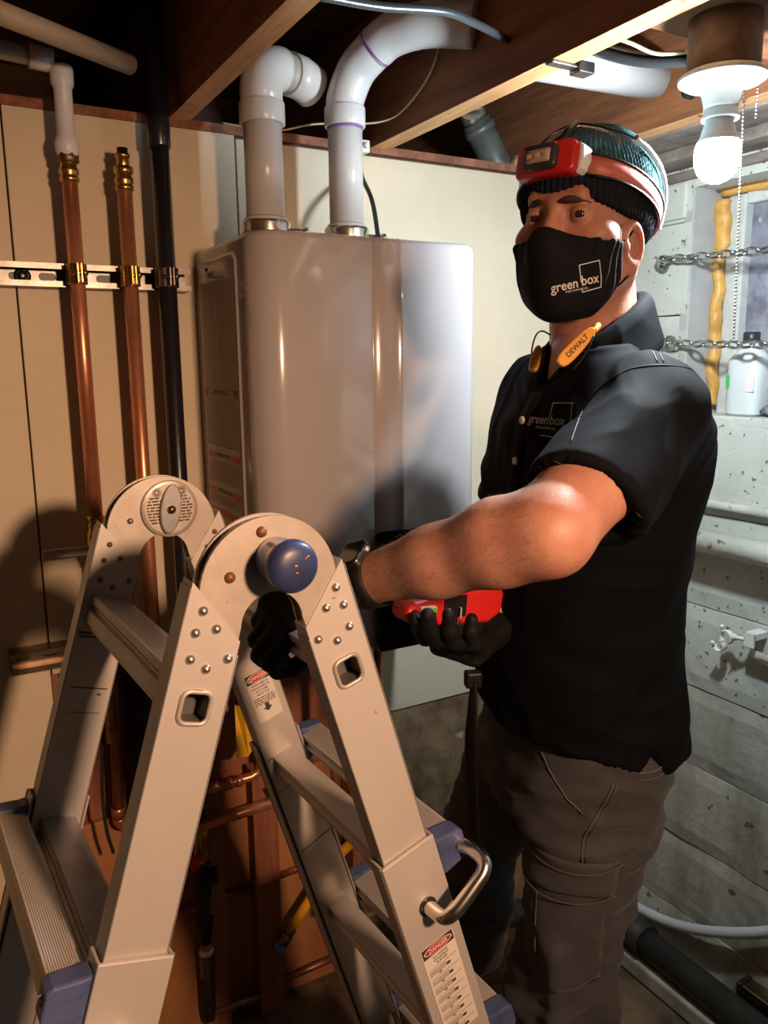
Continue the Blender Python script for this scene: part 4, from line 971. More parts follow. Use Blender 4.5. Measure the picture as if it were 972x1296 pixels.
def snet(f, lo, hi, h):
    """polygonise f<0 inside the box lo..hi at pitch h; only blocks near the surface are evaluated finely"""
    B = 4; lo = np.array(lo, F32); nb = [max(2, int(math.ceil((hi[i]-lo[i])/(h*B)))) for i in range(3)]
    g = [lo[i]+(np.arange(nb[i])+.5)*h*B-h*.5 for i in range(3)]
    C = np.stack(np.meshgrid(*g, indexing='ij'), -1).reshape(-1, 3).astype(F32)
    c = f(C).astype(F32); near = np.abs(c) < h*B*.87*1.9+.002
    n = [k*B for k in nb]; V = np.repeat(np.repeat(np.repeat(c.reshape(nb), B, 0), B, 1), B, 2)
    ids = np.nonzero(near)[0]; bi = np.stack(np.unravel_index(ids, nb), -1)*B
    o = np.stack(np.meshgrid(range(B), range(B), range(B), indexing='ij'), -1).reshape(-1, 3)
    I = (bi[:, None, :]+o[None]).reshape(-1, 3)
    V[I[:, 0], I[:, 1], I[:, 2]] = f((lo+I*h).astype(F32))
    V[0] = V[-1] = 1; V[:, 0] = V[:, -1] = 1; V[:, :, 0] = V[:, :, -1] = 1
    S = V < 0; cnt = np.zeros([k-1 for k in n], np.int8)
    for a in (0, 1):
        for b in (0, 1):
            for d in (0, 1): cnt += S[a:n[0]-1+a, b:n[1]-1+b, d:n[2]-1+d]
    act = np.argwhere((cnt > 0) & (cnt < 8)); idx = -np.ones([k-1 for k in n], np.int32); idx[tuple(act.T)] = np.arange(len(act))
    acc = np.zeros((len(act), 3)); num = np.zeros(len(act))
    cor = [(a, b, d) for a in (0, 1) for b in (0, 1) for d in (0, 1)]
    for i in range(8):
        for j in range(i+1, 8):
            p, q = np.array(cor[i]), np.array(cor[j])
            if np.abs(p-q).sum() != 1: continue
            va = V[tuple((act+p).T)]; vb = V[tuple((act+q).T)]; m_ = (va < 0) != (vb < 0)
            t = np.where(m_, va/np.where(m_, va-vb, 1), 0)
            acc += np.where(m_[:, None], p+t[:, None]*(q-p), 0); num += m_
    X = lo+(act+acc/num[:, None])*h
    F = []
    for ax in range(3):
        b, d = (ax+1) % 3, (ax+2) % 3
        s0 = [slice(0, k) for k in n]; s0[ax] = slice(0, n[ax]-1); s1 = list(s0); s1[ax] = slice(1, n[ax])
        a0 = S[tuple(s0)]; a1 = S[tuple(s1)]; E = np.argwhere(a0 != a1)
        E = E[(E[:, b] > 0) & (E[:, d] > 0) & (E[:, b] < n[b]-1) & (E[:, d] < n[d]-1)]
        eb = np.zeros(3, int); eb[b] = 1; ed = np.zeros(3, int); ed[d] = 1
        q = np.stack([idx[tuple((E-eb-ed).T)], idx[tuple((E-ed).T)], idx[tuple(E.T)], idx[tuple((E-eb).T)]], 1)
        flip = ~a0[tuple(E.T)]; q[flip] = q[flip][:, ::-1]; F.append(q)
    F = np.concatenate(F); F = F[(F >= 0).all(1)]
    return X, F
def relax(X, F, it=2, lam=.5):
    E = np.concatenate([F[:, [0, 1]], F[:, [1, 2]], F[:, [2, 3]], F[:, [3, 0]]])
    for _ in range(it):
        s = np.zeros_like(X); c = np.zeros(len(X))
        for k in range(3): s[:, k] = np.bincount(E[:, 0], X[E[:, 1], k], len(X))+np.bincount(E[:, 1], X[E[:, 0], k], len(X))
        c = np.bincount(E[:, 0], minlength=len(X))+np.bincount(E[:, 1], minlength=len(X))
        X = X+lam*(s/c[:, None]-X)
    return X
def implicit(name, f, lo, hi, h, mats, parent, it=2, M4=None, disp=None, extra=None, face_mat=None):
    X, F = snet(f, lo, hi, h); X = relax(X, F, it)
    if disp is not None: X = disp(X, F)
    if M4 is not None: R = np.array(M4.to_3x3()); t = np.array(M4.translation); X = X @ R.T+t
    if extra: 
        X2, F2 = extra; F = np.concatenate([F, F2+len(X)]); X = np.concatenate([X, X2])
    lo_, hi_ = X.min(0), X.max(0); c = (lo_+hi_)/2; Y = X-c
    me = bpy.data.meshes.new(name); me.vertices.add(len(Y)); me.vertices.foreach_set('co', Y.astype(F32).ravel())
    me.loops.add(len(F)*4); me.loops.foreach_set('vertex_index', F.astype(np.int32).ravel())
    me.polygons.add(len(F)); me.polygons.foreach_set('loop_start', np.arange(0, len(F)*4, 4, dtype=np.int32))
    me.polygons.foreach_set('loop_total', np.full(len(F), 4, np.int32)) if hasattr(me.polygons[0], 'loop_total') and False else None
    me.polygons.foreach_set('use_smooth', np.ones(len(F), bool))
    if isinstance(mats, str): mats = [mats]
    for k in mats: me.materials.append(M[k])
    if face_mat is not None: me.polygons.foreach_set('material_index', face_mat(X[F].mean(1)).astype(np.int32))
    me.update(calc_edges=True); me.validate()
    return link(name, me, c, parent), (X, F)
def vnoise(X, sc, seed=0):
    """cheap smooth 3-D value noise"""
    P = X*np.asarray(sc)+seed*17.3; i = np.floor(P).astype(np.int64); f = P-i; f = f*f*(3-2*f); out = np.zeros(len(P))
    def hsh(a): 
        n = (a[:, 0]*73856093) ^ (a[:, 1]*19349663) ^ (a[:, 2]*83492791) ^ (seed*2654435); n = (n*1103515245+12345) & 0x7fffffff
        n = (n ^ (n >> 13))*1274126177 & 0x7fffffff
        return n/0x7fffffff*2-1
    for a in (0, 1):
        for b in (0, 1):
            for d in (0, 1):
                w_ = (f[:, 0] if a else 1-f[:, 0])*(f[:, 1] if b else 1-f[:, 1])*(f[:, 2] if d else 1-f[:, 2]); out += w_*hsh(i+np.array([a, b, d]))
    return out
def normals(X, F):
    n = np.cross(X[F[:, 2]]-X[F[:, 0]], X[F[:, 3]]-X[F[:, 1]]); N = np.zeros_like(X)
    for k in range(4):
        for j in range(3): N[:, j] += np.bincount(F[:, k], n[:, j], len(X))
    return N/np.maximum(np.linalg.norm(N, axis=1), 1e-12)[:, None]
def folds(*layers):
    """layers of (3x3 direction scale, amplitude, seed): ridged noise pushed along the normal as cloth folds"""
    def g(X, F):
        N = normals(X, F); d = np.zeros(len(X))
        for R, amp, seed in layers:
            Q = X @ np.asarray(R).T; v = 1-np.abs(vnoise(Q, 1.0, seed))*2; d += amp*v
        return X+N*d[:, None]
    return g

mat('skin', (0.49, 0.25, 0.18), 0.52, var=(0.41, 0.175, 0.12), vscale=26, sub=0.25, bump=0.12, bscale=220)
mat('brow_hair', (0.035, 0.018, 0.012), 0.8)
mat('arm_hair', (0.16, 0.09, 0.05), 0.6)
mat('stubble', (0.20, 0.13, 0.10), 0.8, var=(0.33, 0.20, 0.15), vscale=300)
mat('eye_white', (0.42, 0.36, 0.34), 0.15)
mat('iris', (0.03, 0.015, 0.010), 0.08, coat=1)
mat('shirt_black', (0.0030, 0.0036, 0.0056), 0.80, bump=0.10, bscale=900, spec=0.09)
mat('shirt_seam', (0.010, 0.011, 0.014), 0.6)
mat('mask_black', (0.0055, 0.0058, 0.0090), 0.80, bump=0.15, bscale=700, spec=0.15)
mat('jeans_grey', (0.060, 0.062, 0.074), 0.9, var=(0.038, 0.040, 0.049), vscale=7, bump=0.25, bscale=600, sheen=0.1)
mat('seam_thread', (0.11, 0.10, 0.105), 0.8)
mat('beanie_knit', (0.045, 0.105, 0.115), 1.0, var=(0.022, 0.048, 0.055), vscale=120, bump=0.5, bscale=420, spec=0.03)
mat('beanie_fold', (0.016, 0.019, 0.028), 0.95, var=(0.010, 0.012, 0.018), vscale=80, bump=0.5, bscale=420, spec=0.1)
mat('glove_black', (0.005, 0.005, 0.006), 0.65, spec=0.25, bump=0.3, bscale=180)
mat('boot_leather', (0.045, 0.022, 0.016), 0.55, var=(0.025, 0.012, 0.009), vscale=20, bump=0.2)
mat('boot_sole', (0.02, 0.015, 0.012), 0.8)
mat('strap_pink', (0.62, 0.20, 0.17), 0.5, var=(0.50, 0.13, 0.11), vscale=60)
mat('strap_black', (0.007, 0.007, 0.009), 0.5, spec=0.3)
mat('lamp_red', (0.50, 0.012, 0.015), 0.35)
mat('lamp_bezel', (0.030, 0.028, 0.035), 0.35)
mat('lamp_window', (0.42, 0.36, 0.34), 0.2)
mat('lamp_side', (0.72, 0.75, 0.80), 0.25)
mat('led_chip', (0.62, 0.46, 0.25), 0.3)
mat('clear_lens', (0.95, 0.95, 0.97), 0.05, trans=0.92, alpha=0.35)
mat('temple_silver', (0.75, 0.75, 0.80), 0.3, 0.5)
mat('print_white', (0.62, 0.62, 0.62), 0.6)
mat('print_green', (0.20, 0.40, 0.18), 0.6)
mat('print_grey', (0.40, 0.37, 0.40), 0.6)
mat('tool_yellow', (0.72, 0.32, 0.02), 0.4)
mat('button_white', (0.75, 0.75, 0.78), 0.3)
mat('undershirt', (0.22, 0.25, 0.30), 0.8)
mat('watch_glass', (0.006, 0.006, 0.008), 0.06, coat=1)
mat('tool_red', (0.55, 0.018, 0.018), 0.35, spots=(0.3, 0.01, 0.01), sscale=60, sthr=0.7)
mat('vial_green', (0.10, 0.42, 0.08), 0.2)

def px(x, y, d):
    """a point seen at photo pixel (x, y) at distance d along the view axis; used once here to lay the pose out in the room"""
    v = CO+(FW+RT*((x-486)/CAM_F)+UP*((648-y)/CAM_F))*d; return (v.x, v.y, v.z)
V3 = Vector
cable('bx_cable', [px(400, -6, .99), px(480, 8, 1.06), px(560, 14, 1.12), px(600, 29, 1.18), px(643, 51, 1.268)], .0062, 'bx_cable', 'dark armoured cable crossing in front of the white vent pipe between joists')
pelvis = V3((.862, .900, .95))
S_L, S_R = V3((.798, .726, 1.440)), V3((.862, 1.012, 1.448))
E_L, W_L = V3((.560, .640, 1.322)), V3((.456, .872, 1.230))
E_R = V3(px(652, 695, 1.28)); gpt = V3(px(583, 800, 1.095)); wristR = gpt+V3((.072, .040, -.020)); W_R = wristR+(E_R-wristR).normalized()*.036
yawF = math.radians(282); BF = V3((math.sin(yawF), math.cos(yawF), 0)); BL = V3((-BF.y, BF.x, 0))     # the body's forward and left
BL = V3((math.sin(yawF-math.pi/2), math.cos(yawF-math.pi/2), 0))
acr = math.degrees(math.atan2(BL.y, BL.x))        # direction of the across axis
NB = V3((.826, .868, 1.512))                      # base of the neck
person = thing('person', (.87, .95, 0), 'man in a black polo, face mask and red headlamp gripping the ladder', 'person')

# torso as stacked ellipses (z, x, y, half across, half deep, yaw)
def torso(g=0.0):
    R = []
    for z, f, a, b in ((.86, .00, .178, .140), (.95, .005, .182, .142), (1.04, .012, .172, .140), (1.14, .014, .166, .136), (1.25, .004, .176, .132), (1.34, -.018, .178, .130), (1.41, -.020, .170, .124), (1.455, -.026, .138, .098), (1.485, -.022, .098, .076), (1.51, -.012, .066, .062)):
        t = (z-.95)/(1.51-.95); c = pelvis.lerp(NB, t); c = c+BF*f
        R.append((z, c.x, c.y, a+g, b+g, acr))
    return R
T_SH = torso(.0); T_BODY = [(s[0], s[1], s[2], s[3]-(.035 if s[0] < 1.05 else .018), s[4]-(.035 if s[0] < 1.05 else .018), s[5]) for s in T_SH]
def shirt_f(P):
    d = loft(P, T_SH)
    for S, E, r0, r1, t in ((S_L, E_L, .063, .070, .70), (S_R, E_R, .056, .060, .66)):
        q = S.lerp(E, t); nbv = NB+V3((0, 0, -.045))
        def slv(P, g):
            if S is S_R: return cone(P, S, q, r0+g, r1+g)
            return smin(cone(P, S, q+(E-S)*.2, .058+g, .057+g), cone(P, S+V3((.0, .01, -.03)), q+(E-S)*.15+(RT*.76-UP*.65)*.050, .050+g, .030+g), .045)
        arm = smin(cone(P, nbv, S, .052, .050), slv(P, 0), .04)
        ax_ = np.array((E-S).normalized(), F32); cut = (P-np.array(q, F32)) @ ax_
        if S is S_L: cut = cut+.25*((P-np.array(q, F32)) @ np.array(RT*.76-UP*.65, F32))
        arm = np.maximum(arm, cut-(.010 if S is S_L else .0))
        d = smin(d, arm, .045)
        # open the sleeve end
        hole = slv(P, -.0085) if S is S_L else cone(P, S.lerp(E, t-.10), S.lerp(E, t+.35), r0-.014, r1-.007)
        side = (P-np.array(S.lerp(E, t-.07), F32)) @ ax_
        d = np.maximum(d, -np.maximum(hole, -side))
    # neck opening
    d = np.maximum(d, -smin(cone(P, NB+V3((-.004, 0, -.005)), NB+V3((-.020, -.004, .2)), .058, .064), cone(P, NB+BF*.062+V3((0, 0, -.018)), NB+BF*.085+V3((0, 0, .10)), .034, .050), .02))
    # hem: longer at front and back, split at the side
    u = (P[:, 0]-pelvis.x)*BF.x+(P[:, 1]-pelvis.y)*BF.y
    hem = .935+.035*np.exp(-((u+.005)/.014)**2)+.006*np.sin(u*22)+.22*np.clip(u, 0, .2)
    return np.maximum(d, hem-P[:, 2])
def R3(a, b, c): return np.array([a, b, c], float)
bl, bf = np.array(BL), np.array(BF)
shirt, (SX, SF) = implicit('shirt', shirt_f, (.50, .50, .86), (1.12, 1.25, 1.57), .0042, 'shirt_black', person, 2,
    disp=folds((R3(bl*9+bf*3, bf*9+np.array((0, 0, 5.)), np.array((0, 0, 3.))), .0048, 1), (R3(bl*22, bf*24+np.array((0, 0, 18.)), np.array((0, 0, 9.))), .0026, 2), (R3(bl*14+np.array((0, 0, 26.)), bf*9, np.array((0, 0, 6.))), .0030, 7)))
def bvh_of(XF): return BVHTree.FromPolygons([tuple(v) for v in XF[0]], [tuple(map(int, f)) for f in XF[1]])
SB = bvh_of((SX, SF))

# stitched seams on the shirt
def sline(name, pts, w_=.0016, n_=None):
    mb = MB(); P = []
    for q in bez([px(x, y, 1.0) for x, y in pts], 8):
        dr = (q-CO).normalized(); h = SB.ray_cast(CO+dr*.45, dr, 1.2)
        if h[0]: P.append(h[0]-dr*.0008)
    if len(P) > 3: mb.tube(P, w_/2, 5); obj(name, mb, 'shirt_seam', shirt)
sline('shoulder_seam', [(812, 418), (824, 440), (832, 458)]); sline('shoulder_seam', [(820, 417), (832, 440), (840, 458)])
sline('armhole_seam', [(775, 478), (800, 466), (842, 462), (880, 470), (905, 500)]); sline('armhole_seam', [(775, 478), (752, 498), (735, 525), (722, 560)])
sline('hem_stitch', [(697, 582), (740, 601), (785, 632), (812, 655)])
# trousers
hipL, hipR = pelvis+BL*.088+V3((0, 0, -.03)), pelvis-BL*.092+V3((0, 0, -.03))
kneeL, ankL = V3((.790, .858, .50)), V3((.815, .868, .10))
kneeR, ankR = V3((.900, 1.215, .54)), V3((1.005, 1.375, .13))
def legs_f(P):
    pel = loft(P, [(.80, pelvis.x-.014, pelvis.y, .150, .112, acr), (.90, pelvis.x-.012, pelvis.y, .158, .116, acr), (.98, pelvis.x-.006, pelvis.y, .156, .116, acr), (1.02, pelvis.x, pelvis.y, .152, .116, acr)])
    L = chainc(P, [(hipL+V3((-.012, 0, 0)), .090), (hipL.lerp(kneeL, .5), .078), (kneeL, .070), (kneeL.lerp(ankL, .45), .072), (ankL+V3((0, 0, -.03)), .070)], .03)
    R = chainc(P, [(hipR, .098), (hipR.lerp(kneeR, .5), .088), (kneeR, .074), (kneeR.lerp(ankR, .5), .074), (ankR+V3((0, 0, .02)), .070)], .03)
    L = np.maximum(L, .035-P[:, 2]); R = np.maximum(R, .085-P[:, 2])
    # cargo pocket bulge on the left outer thigh
    c = hipL.lerp(kneeL, .80)+BL*.062+BF*.01; q = P-np.array(c, F32); u = np.abs(q @ bf.astype(F32))-.058; v = np.abs(q[:, 2]+.02)-.098; w_ = np.abs(q @ bl.astype(F32))-.022
    box = np.maximum(np.maximum(u, v), w_)
    L = smin(L, box, .018)
    return smin(smin(L, R, .022), pel, .035)
fold_j = folds((R3(np.array((7., 3., 16.)), np.array((-5., 7., 20.)), np.array((9., 9., 5.))), .0065, 3), (R3(np.array((18., 4., 34.)), np.array((-9., 18., 40.)), np.array((14., 14., 10.))), .0028, 4))
trous, (TX, TF) = implicit('trousers', legs_f, (.62, .66, .02), (1.14, 1.50, 1.04), .0062, 'jeans_grey', person, 3, disp=fold_j)
TB = bvh_of((TX, TF))

# ---- head
hy = math.radians(248); HF = V3((math.sin(hy), math.cos(hy), 0)); HL = V3((math.sin(hy-math.pi/2), math.cos(hy-math.pi/2), 0))
tilt = math.radians(2)
eyes_mid = V3(px(703, 274, 1.035)); HCN = eyes_mid-HF*.085
HM = Matrix(((HL.x, HF.x, 0, HCN.x), (HL.y, HF.y, 0, HCN.y), (0, 0, 1, HCN.z), (0, 0, 0, 1))) @ Matrix.Rotation(math.radians(1), 4, 'Y')
HI = np.array(HM.inverted())
def head_core(Q):
    d = ell(Q, (0, -.012, .034), (.0765, .099, .086))
    d = smin(d, ell(Q, (0, .022, -.040), (.0625, .070, .076)), .03)
    d = smin(d, ell(Q, (0, .050, -.088), (.036, .036, .030)), .03)
    for s in (-1, 1):
        d = smin(d, ell(Q, (s*.044, .056, -.024), (.026, .026, .020)), .02)
        d = smin(d, cone(Q, (s*.052, -.012, -.060), (s*.028, .050, -.096), .020, .018), .025)
    d = smin(d, cone(Q, (-.030, .080, .0235), (.030, .080, .0235), .0105, .0105), .018)
    d = smin(d, cone(Q, (0, .086, .012), (0, .106, -.034), .0085, .0125), .012)
    return d
def head_f(Q):
    d = head_core(Q)
    for s in (-1, 1):
        d = smax(d, -ell(Q, (s*.0315, .1015, .000), (.0195, .0165, .0125)), .012)
        lid = np.linalg.norm(Q-A(s*.0315, .0775, .0005), axis=1)-.0138
        slit = ell(Q, (s*.0315, .0925, -.0004), (.0138, .016, .0034))
        d = smin(d, lid, .0045); d = smax(d, -slit, .002)
        # ear
        R = np.array(Matrix.Rotation(math.radians(-14), 3, 'X') @ Matrix.Rotation(math.radians(s*24), 3, 'Z'), F32)
        q = (Q-A(s*.0735, .006, -.036)) @ R
        ring = np.sqrt((np.sqrt((q[:, 1]/.0145)**2+((q[:, 2]-.004)/.0245)**2)-1)**2*.0175**2+q[:, 0]**2)-.0048
        disc = ell(q, (-s*.004, .002, 0), (.0045, .014, .026)); lobe = ell(q, (-s*.001, .0035, -.0265), (.0055, .0095, .0105))
        d = smin(d, smin(smin(ring, disc, .004), lobe, .006), .006)
        d = smin(d, ell(Q, (s*.0690, .019, -.036), (.006, .0055, .007)), .004)
    nk = cone(Q, (0, -.028, -.055), (0, -.060, -.185), .0575, .066)
    return smin(d, nk, .022)
# arms and the hidden rest of the body, coarser, joined to the same mesh
def arm_L(P):
    m1 = E_L.lerp(W_L, .22)
    d = chainc(P, [(S_L, .056), (S_L.lerp(E_L, .55), .054), (E_L, .0455)], .02)
    d = smin(d, chainc(P, [(E_L, .044), (m1+V3((0, 0, .003)), .0475), (E_L.lerp(W_L, .55), .041), (W_L, .0300), (W_L+(W_L-E_L).normalized()*.03, .031)], .02), .022)
    return smin(d, cone(P, E_L+(E_L-W_L).normalized()*.012+V3((0, 0, -.012)), E_L, .024, .028), .018)
def arm_R(P):
    return smin(chainc(P, [(S_R, .054), (E_R, .043)], .02), chainc(P, [(E_R, .043), (E_R.lerp(W_R, .3), .044), (W_R, .030), (W_R+(W_R-E_R).normalized()*.03, .030)], .02), .02)
def body_f(P):
    d = loft(P, T_BODY); d = smin(d, np.minimum(arm_L(P), arm_R(P)), .03)
    d = smin(d, cone(P, NB+V3((0, 0, -.03)), V3(HM @ V3((0, -.05, -.14))), .056, .056), .02)
    for h, k, a in ((hipL, kneeL, ankL), (hipR, kneeR, ankR)): d = smin(d, chainc(P, [(h, .070), (k, .050), (a, .038)], .02), .02)
    return d
BX, BFc = snet(body_f, (.38, .50, .02), (1.14, 1.50, 1.60), .0068); BX = relax(BX, BFc, 2)
def hmat(C): return np.zeros(len(C))
body, (HX_, HF_) = implicit('body', head_f, (-.10, -.14, -.18), (.10, .125, .135), .00185, 'skin', person, 1, M4=HM, extra=(BX, BFc))
def Hp(x, y, z): return HM @ V3((x, y, z))
def hmesh(): mb = MB(); mb.T = HM; return mb
for s in (-1, 1):
    mb = hmesh(); mb.ball((s*.0315, .0775, 0), .0122, 24, 16); e = obj('eye', mb, 'eye_white', body)
    look = (HM.inverted().to_3x3() @ (CO-eyes_mid).normalized()); look = (look*.75+V3((0, .45, 0))).normalized()
    mb = hmesh(); mb.lathe([(0, .0008), (.0035, .0005), (.0052, -.0003), (.0062, -.0016)], V3((s*.0315, .0775, 0))+look*.0123, look, 20); obj('iris', mb, 'iris', e)
    mb = hmesh(); P = [(s*(.012+.0062*k), .0965-.0009*k*k, .0160+.0016*k-.00042*k*k) for k in range(6)]
    mb.tube(bez(P, 3), [(.0022+.0020*math.sin(math.pi*min(1, (i+1)/16)), .0040*math.sin(math.pi*min(1, (i+2.5)/17))+.0006) for i in range(16)], 8)
    obj('eyebrow', mb, 'brow_hair', body)
# stubbled sideburn in front of the left ear
def side_f(Q):
    d = head_core(Q)-.0008
    return np.maximum(np.maximum(d, -d-.004), np.maximum(np.abs(Q[:, 1]-.028+.18*(Q[:, 2]+.04))-.0125, np.abs(Q[:, 2]+.048)-.040)+np.where(Q[:, 0] < 0, 1, 0))
implicit('sideburn', side_f, (.04, -.03, -.10), (.085, .06, .0), .0018, 'stubble', body, 2, M4=HM)

# ---- face mask
def topz(Q): 
    x = np.abs(Q[:, 0]); return np.interp(x, [0, .008, .016, .030, .050, .066, .08], [-.016, -.017, -.021, -.026, -.030, -.031, -.030]).astype(F32)
def mask_f(Q):
    d = head_core(Q)-.0035
    d = smin(d, ell(Q, (0, .040, -.062), (.066, .071, .062)), .02)
    d = smin(d, cone(Q, (0, .088, -.008), (0, .112, -.040), .010, .016), .022)
    d = smin(d, cone(Q, (0, .105, -.050), (0, .078, -.104), .018, .026), .025)
    lim = .029+.10*np.abs(Q[:, 2]+.055)
    d = np.maximum(d, Q[:, 2]-topz(Q)); d = smax(d, lim-Q[:, 1], .004)
    return np.maximum(d, -.128-Q[:, 2]+.25*(.05-Q[:, 1]))
def mfold(X, F):
    N = normals(X, F); x = X[:, 0]; w_ = np.clip((np.abs(x)-.040)/.02, 0, 1)
    d = .0016*w_*np.sin(X[:, 1]*420+vnoise(X, 40, 5)*2)+.0006*vnoise(X, 60, 6)
    return X+N*d[:, None]
mask, (MX, MF) = implicit('face_mask', mask_f, (-.10, -.02, -.15), (.10, .145, .01), .0022, 'mask_black', person, 3, M4=HM, disp=mfold)
for s in (-1, 1):
    mb = hmesh(); mb.tube(bez([(s*.064, .036, -.033), (s*.071, .020, -.026), (s*.0760, .004, -.010), (s*.079, -.012, -.020), (s*.075, -.012, -.048), (s*.068, .012, -.076), (s*.058, .034, -.092)], 6), .0014, 6); obj('ear_loop', mb, 'mask_black', mask)
MBV = bvh_of((MX, MF))
def project(mb, bvh, org, u, v, polys, lift=.0006, dist=.12):
    """lay flat 2-D polygons (in metres along u, v) on a curved surface"""
    n = u.cross(v).normalized()
    for vs, fs in polys:
        out = []
        for x, y in vs:
            p = org+u*x+v*y+n*.06; h = bvh.ray_cast(p, -n, dist)
            out.append((h[0]+n*lift) if h[0] else (org+u*x+v*y))
        mb.add(out, fs)
def strips(pts, w_, n=10):
    """a poly-line as short quads so that it follows a curved surface"""
    vs = []; fs = []
    for (a, b) in zip(pts[:-1], pts[1:]):
        a, b = V3((*a, 0)), V3((*b, 0)); d = (b-a); L = d.length; d.normalize(); p = V3((-d.y, d.x, 0))*w_/2; k = max(1, int(L/.003))
        o = len(vs)
        for i in range(k+1):
            c = a+d*(-w_/2+(L+w_)*i/k); vs += [(c.x+p.x, c.y+p.y), (c.x-p.x, c.y-p.y)]
        for i in range(k): fs.append((o+2*i, o+2*i+1, o+2*i+3, o+2*i+2))
    return vs, fs
def txt(s, size, x, y, bold=.0, sx=1.0):
    vs, fs = text_geo(s, size, bold); return [(a*sx+x, b+y) for a, b in vs], fs
# the printed mark on the mask's left cheek
n_ = (HM.to_3x3() @ V3((.62, .78, 0))).normalized(); mo = Hp(.038, .094, -.081)
hit = MBV.ray_cast(mo+n_*.05, -n_, .2); mo = hit[0] if hit[0] else mo
mv = V3((0, 0, 1)); mu = mv.cross(n_).normalized(); mv = n_.cross(mu)
ca, sa = math.cos(math.radians(11)), math.sin(math.radians(11)); mu, mv = mu*ca+mv*sa, mv*ca-mu*sa
mb = MB()
project(mb, MBV, mo, mu, mv, [txt('green', .0165, -.0165, -.0045, .014, .92), txt('box', .0165, .0165, -.0035, .014, .92), strips([(.0045, -.004), (.0045, .0165), (.031, .0175), (.0325, -.002), (.0305, -.0150), (.0055, -.0165), (.0055, -.0125)], .0011), txt('MECHANICAL', .0038, -.0015, -.0125, .0, 1.25)], .0012)
obj('printed_mark', mb, 'print_white', mask)

# ---- beanie
def hat_core(Q): return ell(Q, (0, -.018, .034), (.0855, .110, .0915))
def brimz(Q): return np.interp(Q[:, 1], [-.12, -.05, .0, .04, .075, .10], [-.030, -.022, -.006, .004, .018, .027]).astype(F32)
def hat_f(Q):
    d = smin(hat_core(Q), ell(Q, (0, -.045, .055), (.068, .070, .075)), .03)
    b = brimz(Q)+.040
    return smax(np.maximum(d, brimz(Q)+.010-Q[:, 2]), -(head_core(Q)-.001), .003)
def fold_f(Q):
    d = np.minimum(hat_core(Q), 1)-.0048; z = Q[:, 2]-brimz(Q)
    d = smax(d, -z, .004); d = smax(d, z-.046, .005)
    return smax(d, -(head_core(Q)-.0005), .003)
def knit(amp, freq):
    def g(X, F):
        N = normals(X, F); a = np.arctan2(X[:, 1]+.018, X[:, 0]); d = amp*np.cos(a*freq)+.0004*vnoise(X, 300, 8)+.0010*vnoise(X, 26, 9)
        r = np.clip((.128-X[:, 2])/.03, 0, 1); return X+N*(d*r)[:, None]
    return g
hat, _ = implicit('beanie', hat_f, (-.10, -.15, -.05), (.10, .12, .145), .0019, 'beanie_knit', person, 1, M4=HM, disp=knit(.0009, 84))
implicit('turned_up_brim', fold_f, (-.105, -.15, -.05), (.105, .12, .10), .0019, 'beanie_fold', hat, 1, M4=HM, disp=knit(.0010, 84))
# headlamp
hl = thing('headlamp', Hp(0, .11, .07)); hl.parent = person; hl.location = Hp(0, .11, .07)-WORLD['person']
LMx = HM @ Matrix.Translation((-.009, .0935, .0655)) @ Matrix.Rotation(math.radians(7), 4, 'Z') @ Matrix.Rotation(math.radians(9), 4, 'X')
def lamp_shell(hx, hz, y0, y1, r, curve=.9):
    mb = MB(); mb.T = LMx; P = rrect(-hx, -hz, hx, hz, r, 6); n = len(P); vs = []; fs = []
    for sc, y in ((1.0, y0), (1.0, y1-.006), (.965, y1-.002), (.90, y1)):
        for x, z in P: vs.append((x*sc, y-curve*x*x*6*.9, z*sc))
    for i in range(3):
        for k in range(n): fs.append((i*n+k, i*n+(k+1) % n, (i+1)*n+(k+1) % n, (i+1)*n+k))
    c = len(vs); vs.append((0, y1, 0)); fs += [(3*n+k, 3*n+(k+1) % n, c) for k in range(n)]
    mb.add(vs, fs, True); return mb
obj('housing', lamp_shell(.0445, .0205, -.010, .020, .009), 'lamp_red', hl)
obj('bezel', lamp_shell(.0245, .0160, .010, .0235, .007, .5), 'lamp_bezel', hl)
wn = obj('lamp_window', lamp_shell(.0180, .0085, .018, .0252, .003, .4), 'lamp_window', hl)
for x in (-.012, 0, .012):
    mb = MB(); mb.T = LMx; mb.box((x-.0028, .0245, -.0028), (x+.0028, .0260, .0028)); obj('led', mb, 'led_chip', wn)
for s in (-1, 1):
    mb = MB(); mb.T = LMx; mb.prism([(s*.042, -.020), (s*.0485, -.014), (s*.0505, .0), (s*.0485, .014), (s*.042, .020)][::s], 'y', -.024, .000); obj('side_shell', mb, 'lamp_side', hl, bevel=.003)
# elastic strap round the hat, following its surface
def strap(name, z0, slope, h_, m_, a0, a1, off, n=44):
    mb = MB(); vs = []; fs = []
    for i in range(n+1):
        a = math.radians(a0+(a1-a0)*i/n); dx, dy = math.sin(a), math.cos(a)
        for k, dz in enumerate((h_/2, -h_/2)):
            z = z0+slope*(1-dy)+dz; zz = (z-.034)/(.0915+.005); r = math.sqrt(max(1-zz*zz, .05))
            rx, ry = (.0855+.0055)*r, (.110+.0055)*r; q = 1/math.sqrt((dx/rx)**2+(dy/ry)**2)+off
            vs.append((dx*q, -.018+dy*q, z))
    for i in range(n): fs.append((2*i, 2*i+1, 2*i+3, 2*i+2))
    mb.T = HM; mb.add(vs, fs, True); o = obj(name, mb, m_, hl)
    s_ = o.modifiers.new('thickness', 'SOLIDIFY'); s_.thickness = .0018; s_.offset = 1; return o
strap('strap', .060, -.034, .024, 'strap_pink', 22, 338, .0012)
strap('strap_edge', .0735, -.036, .0030, 'strap_black', 22, 338, .0024); strap('strap_edge', .0470, -.032, .0030, 'strap_black', 22, 338, .0024)
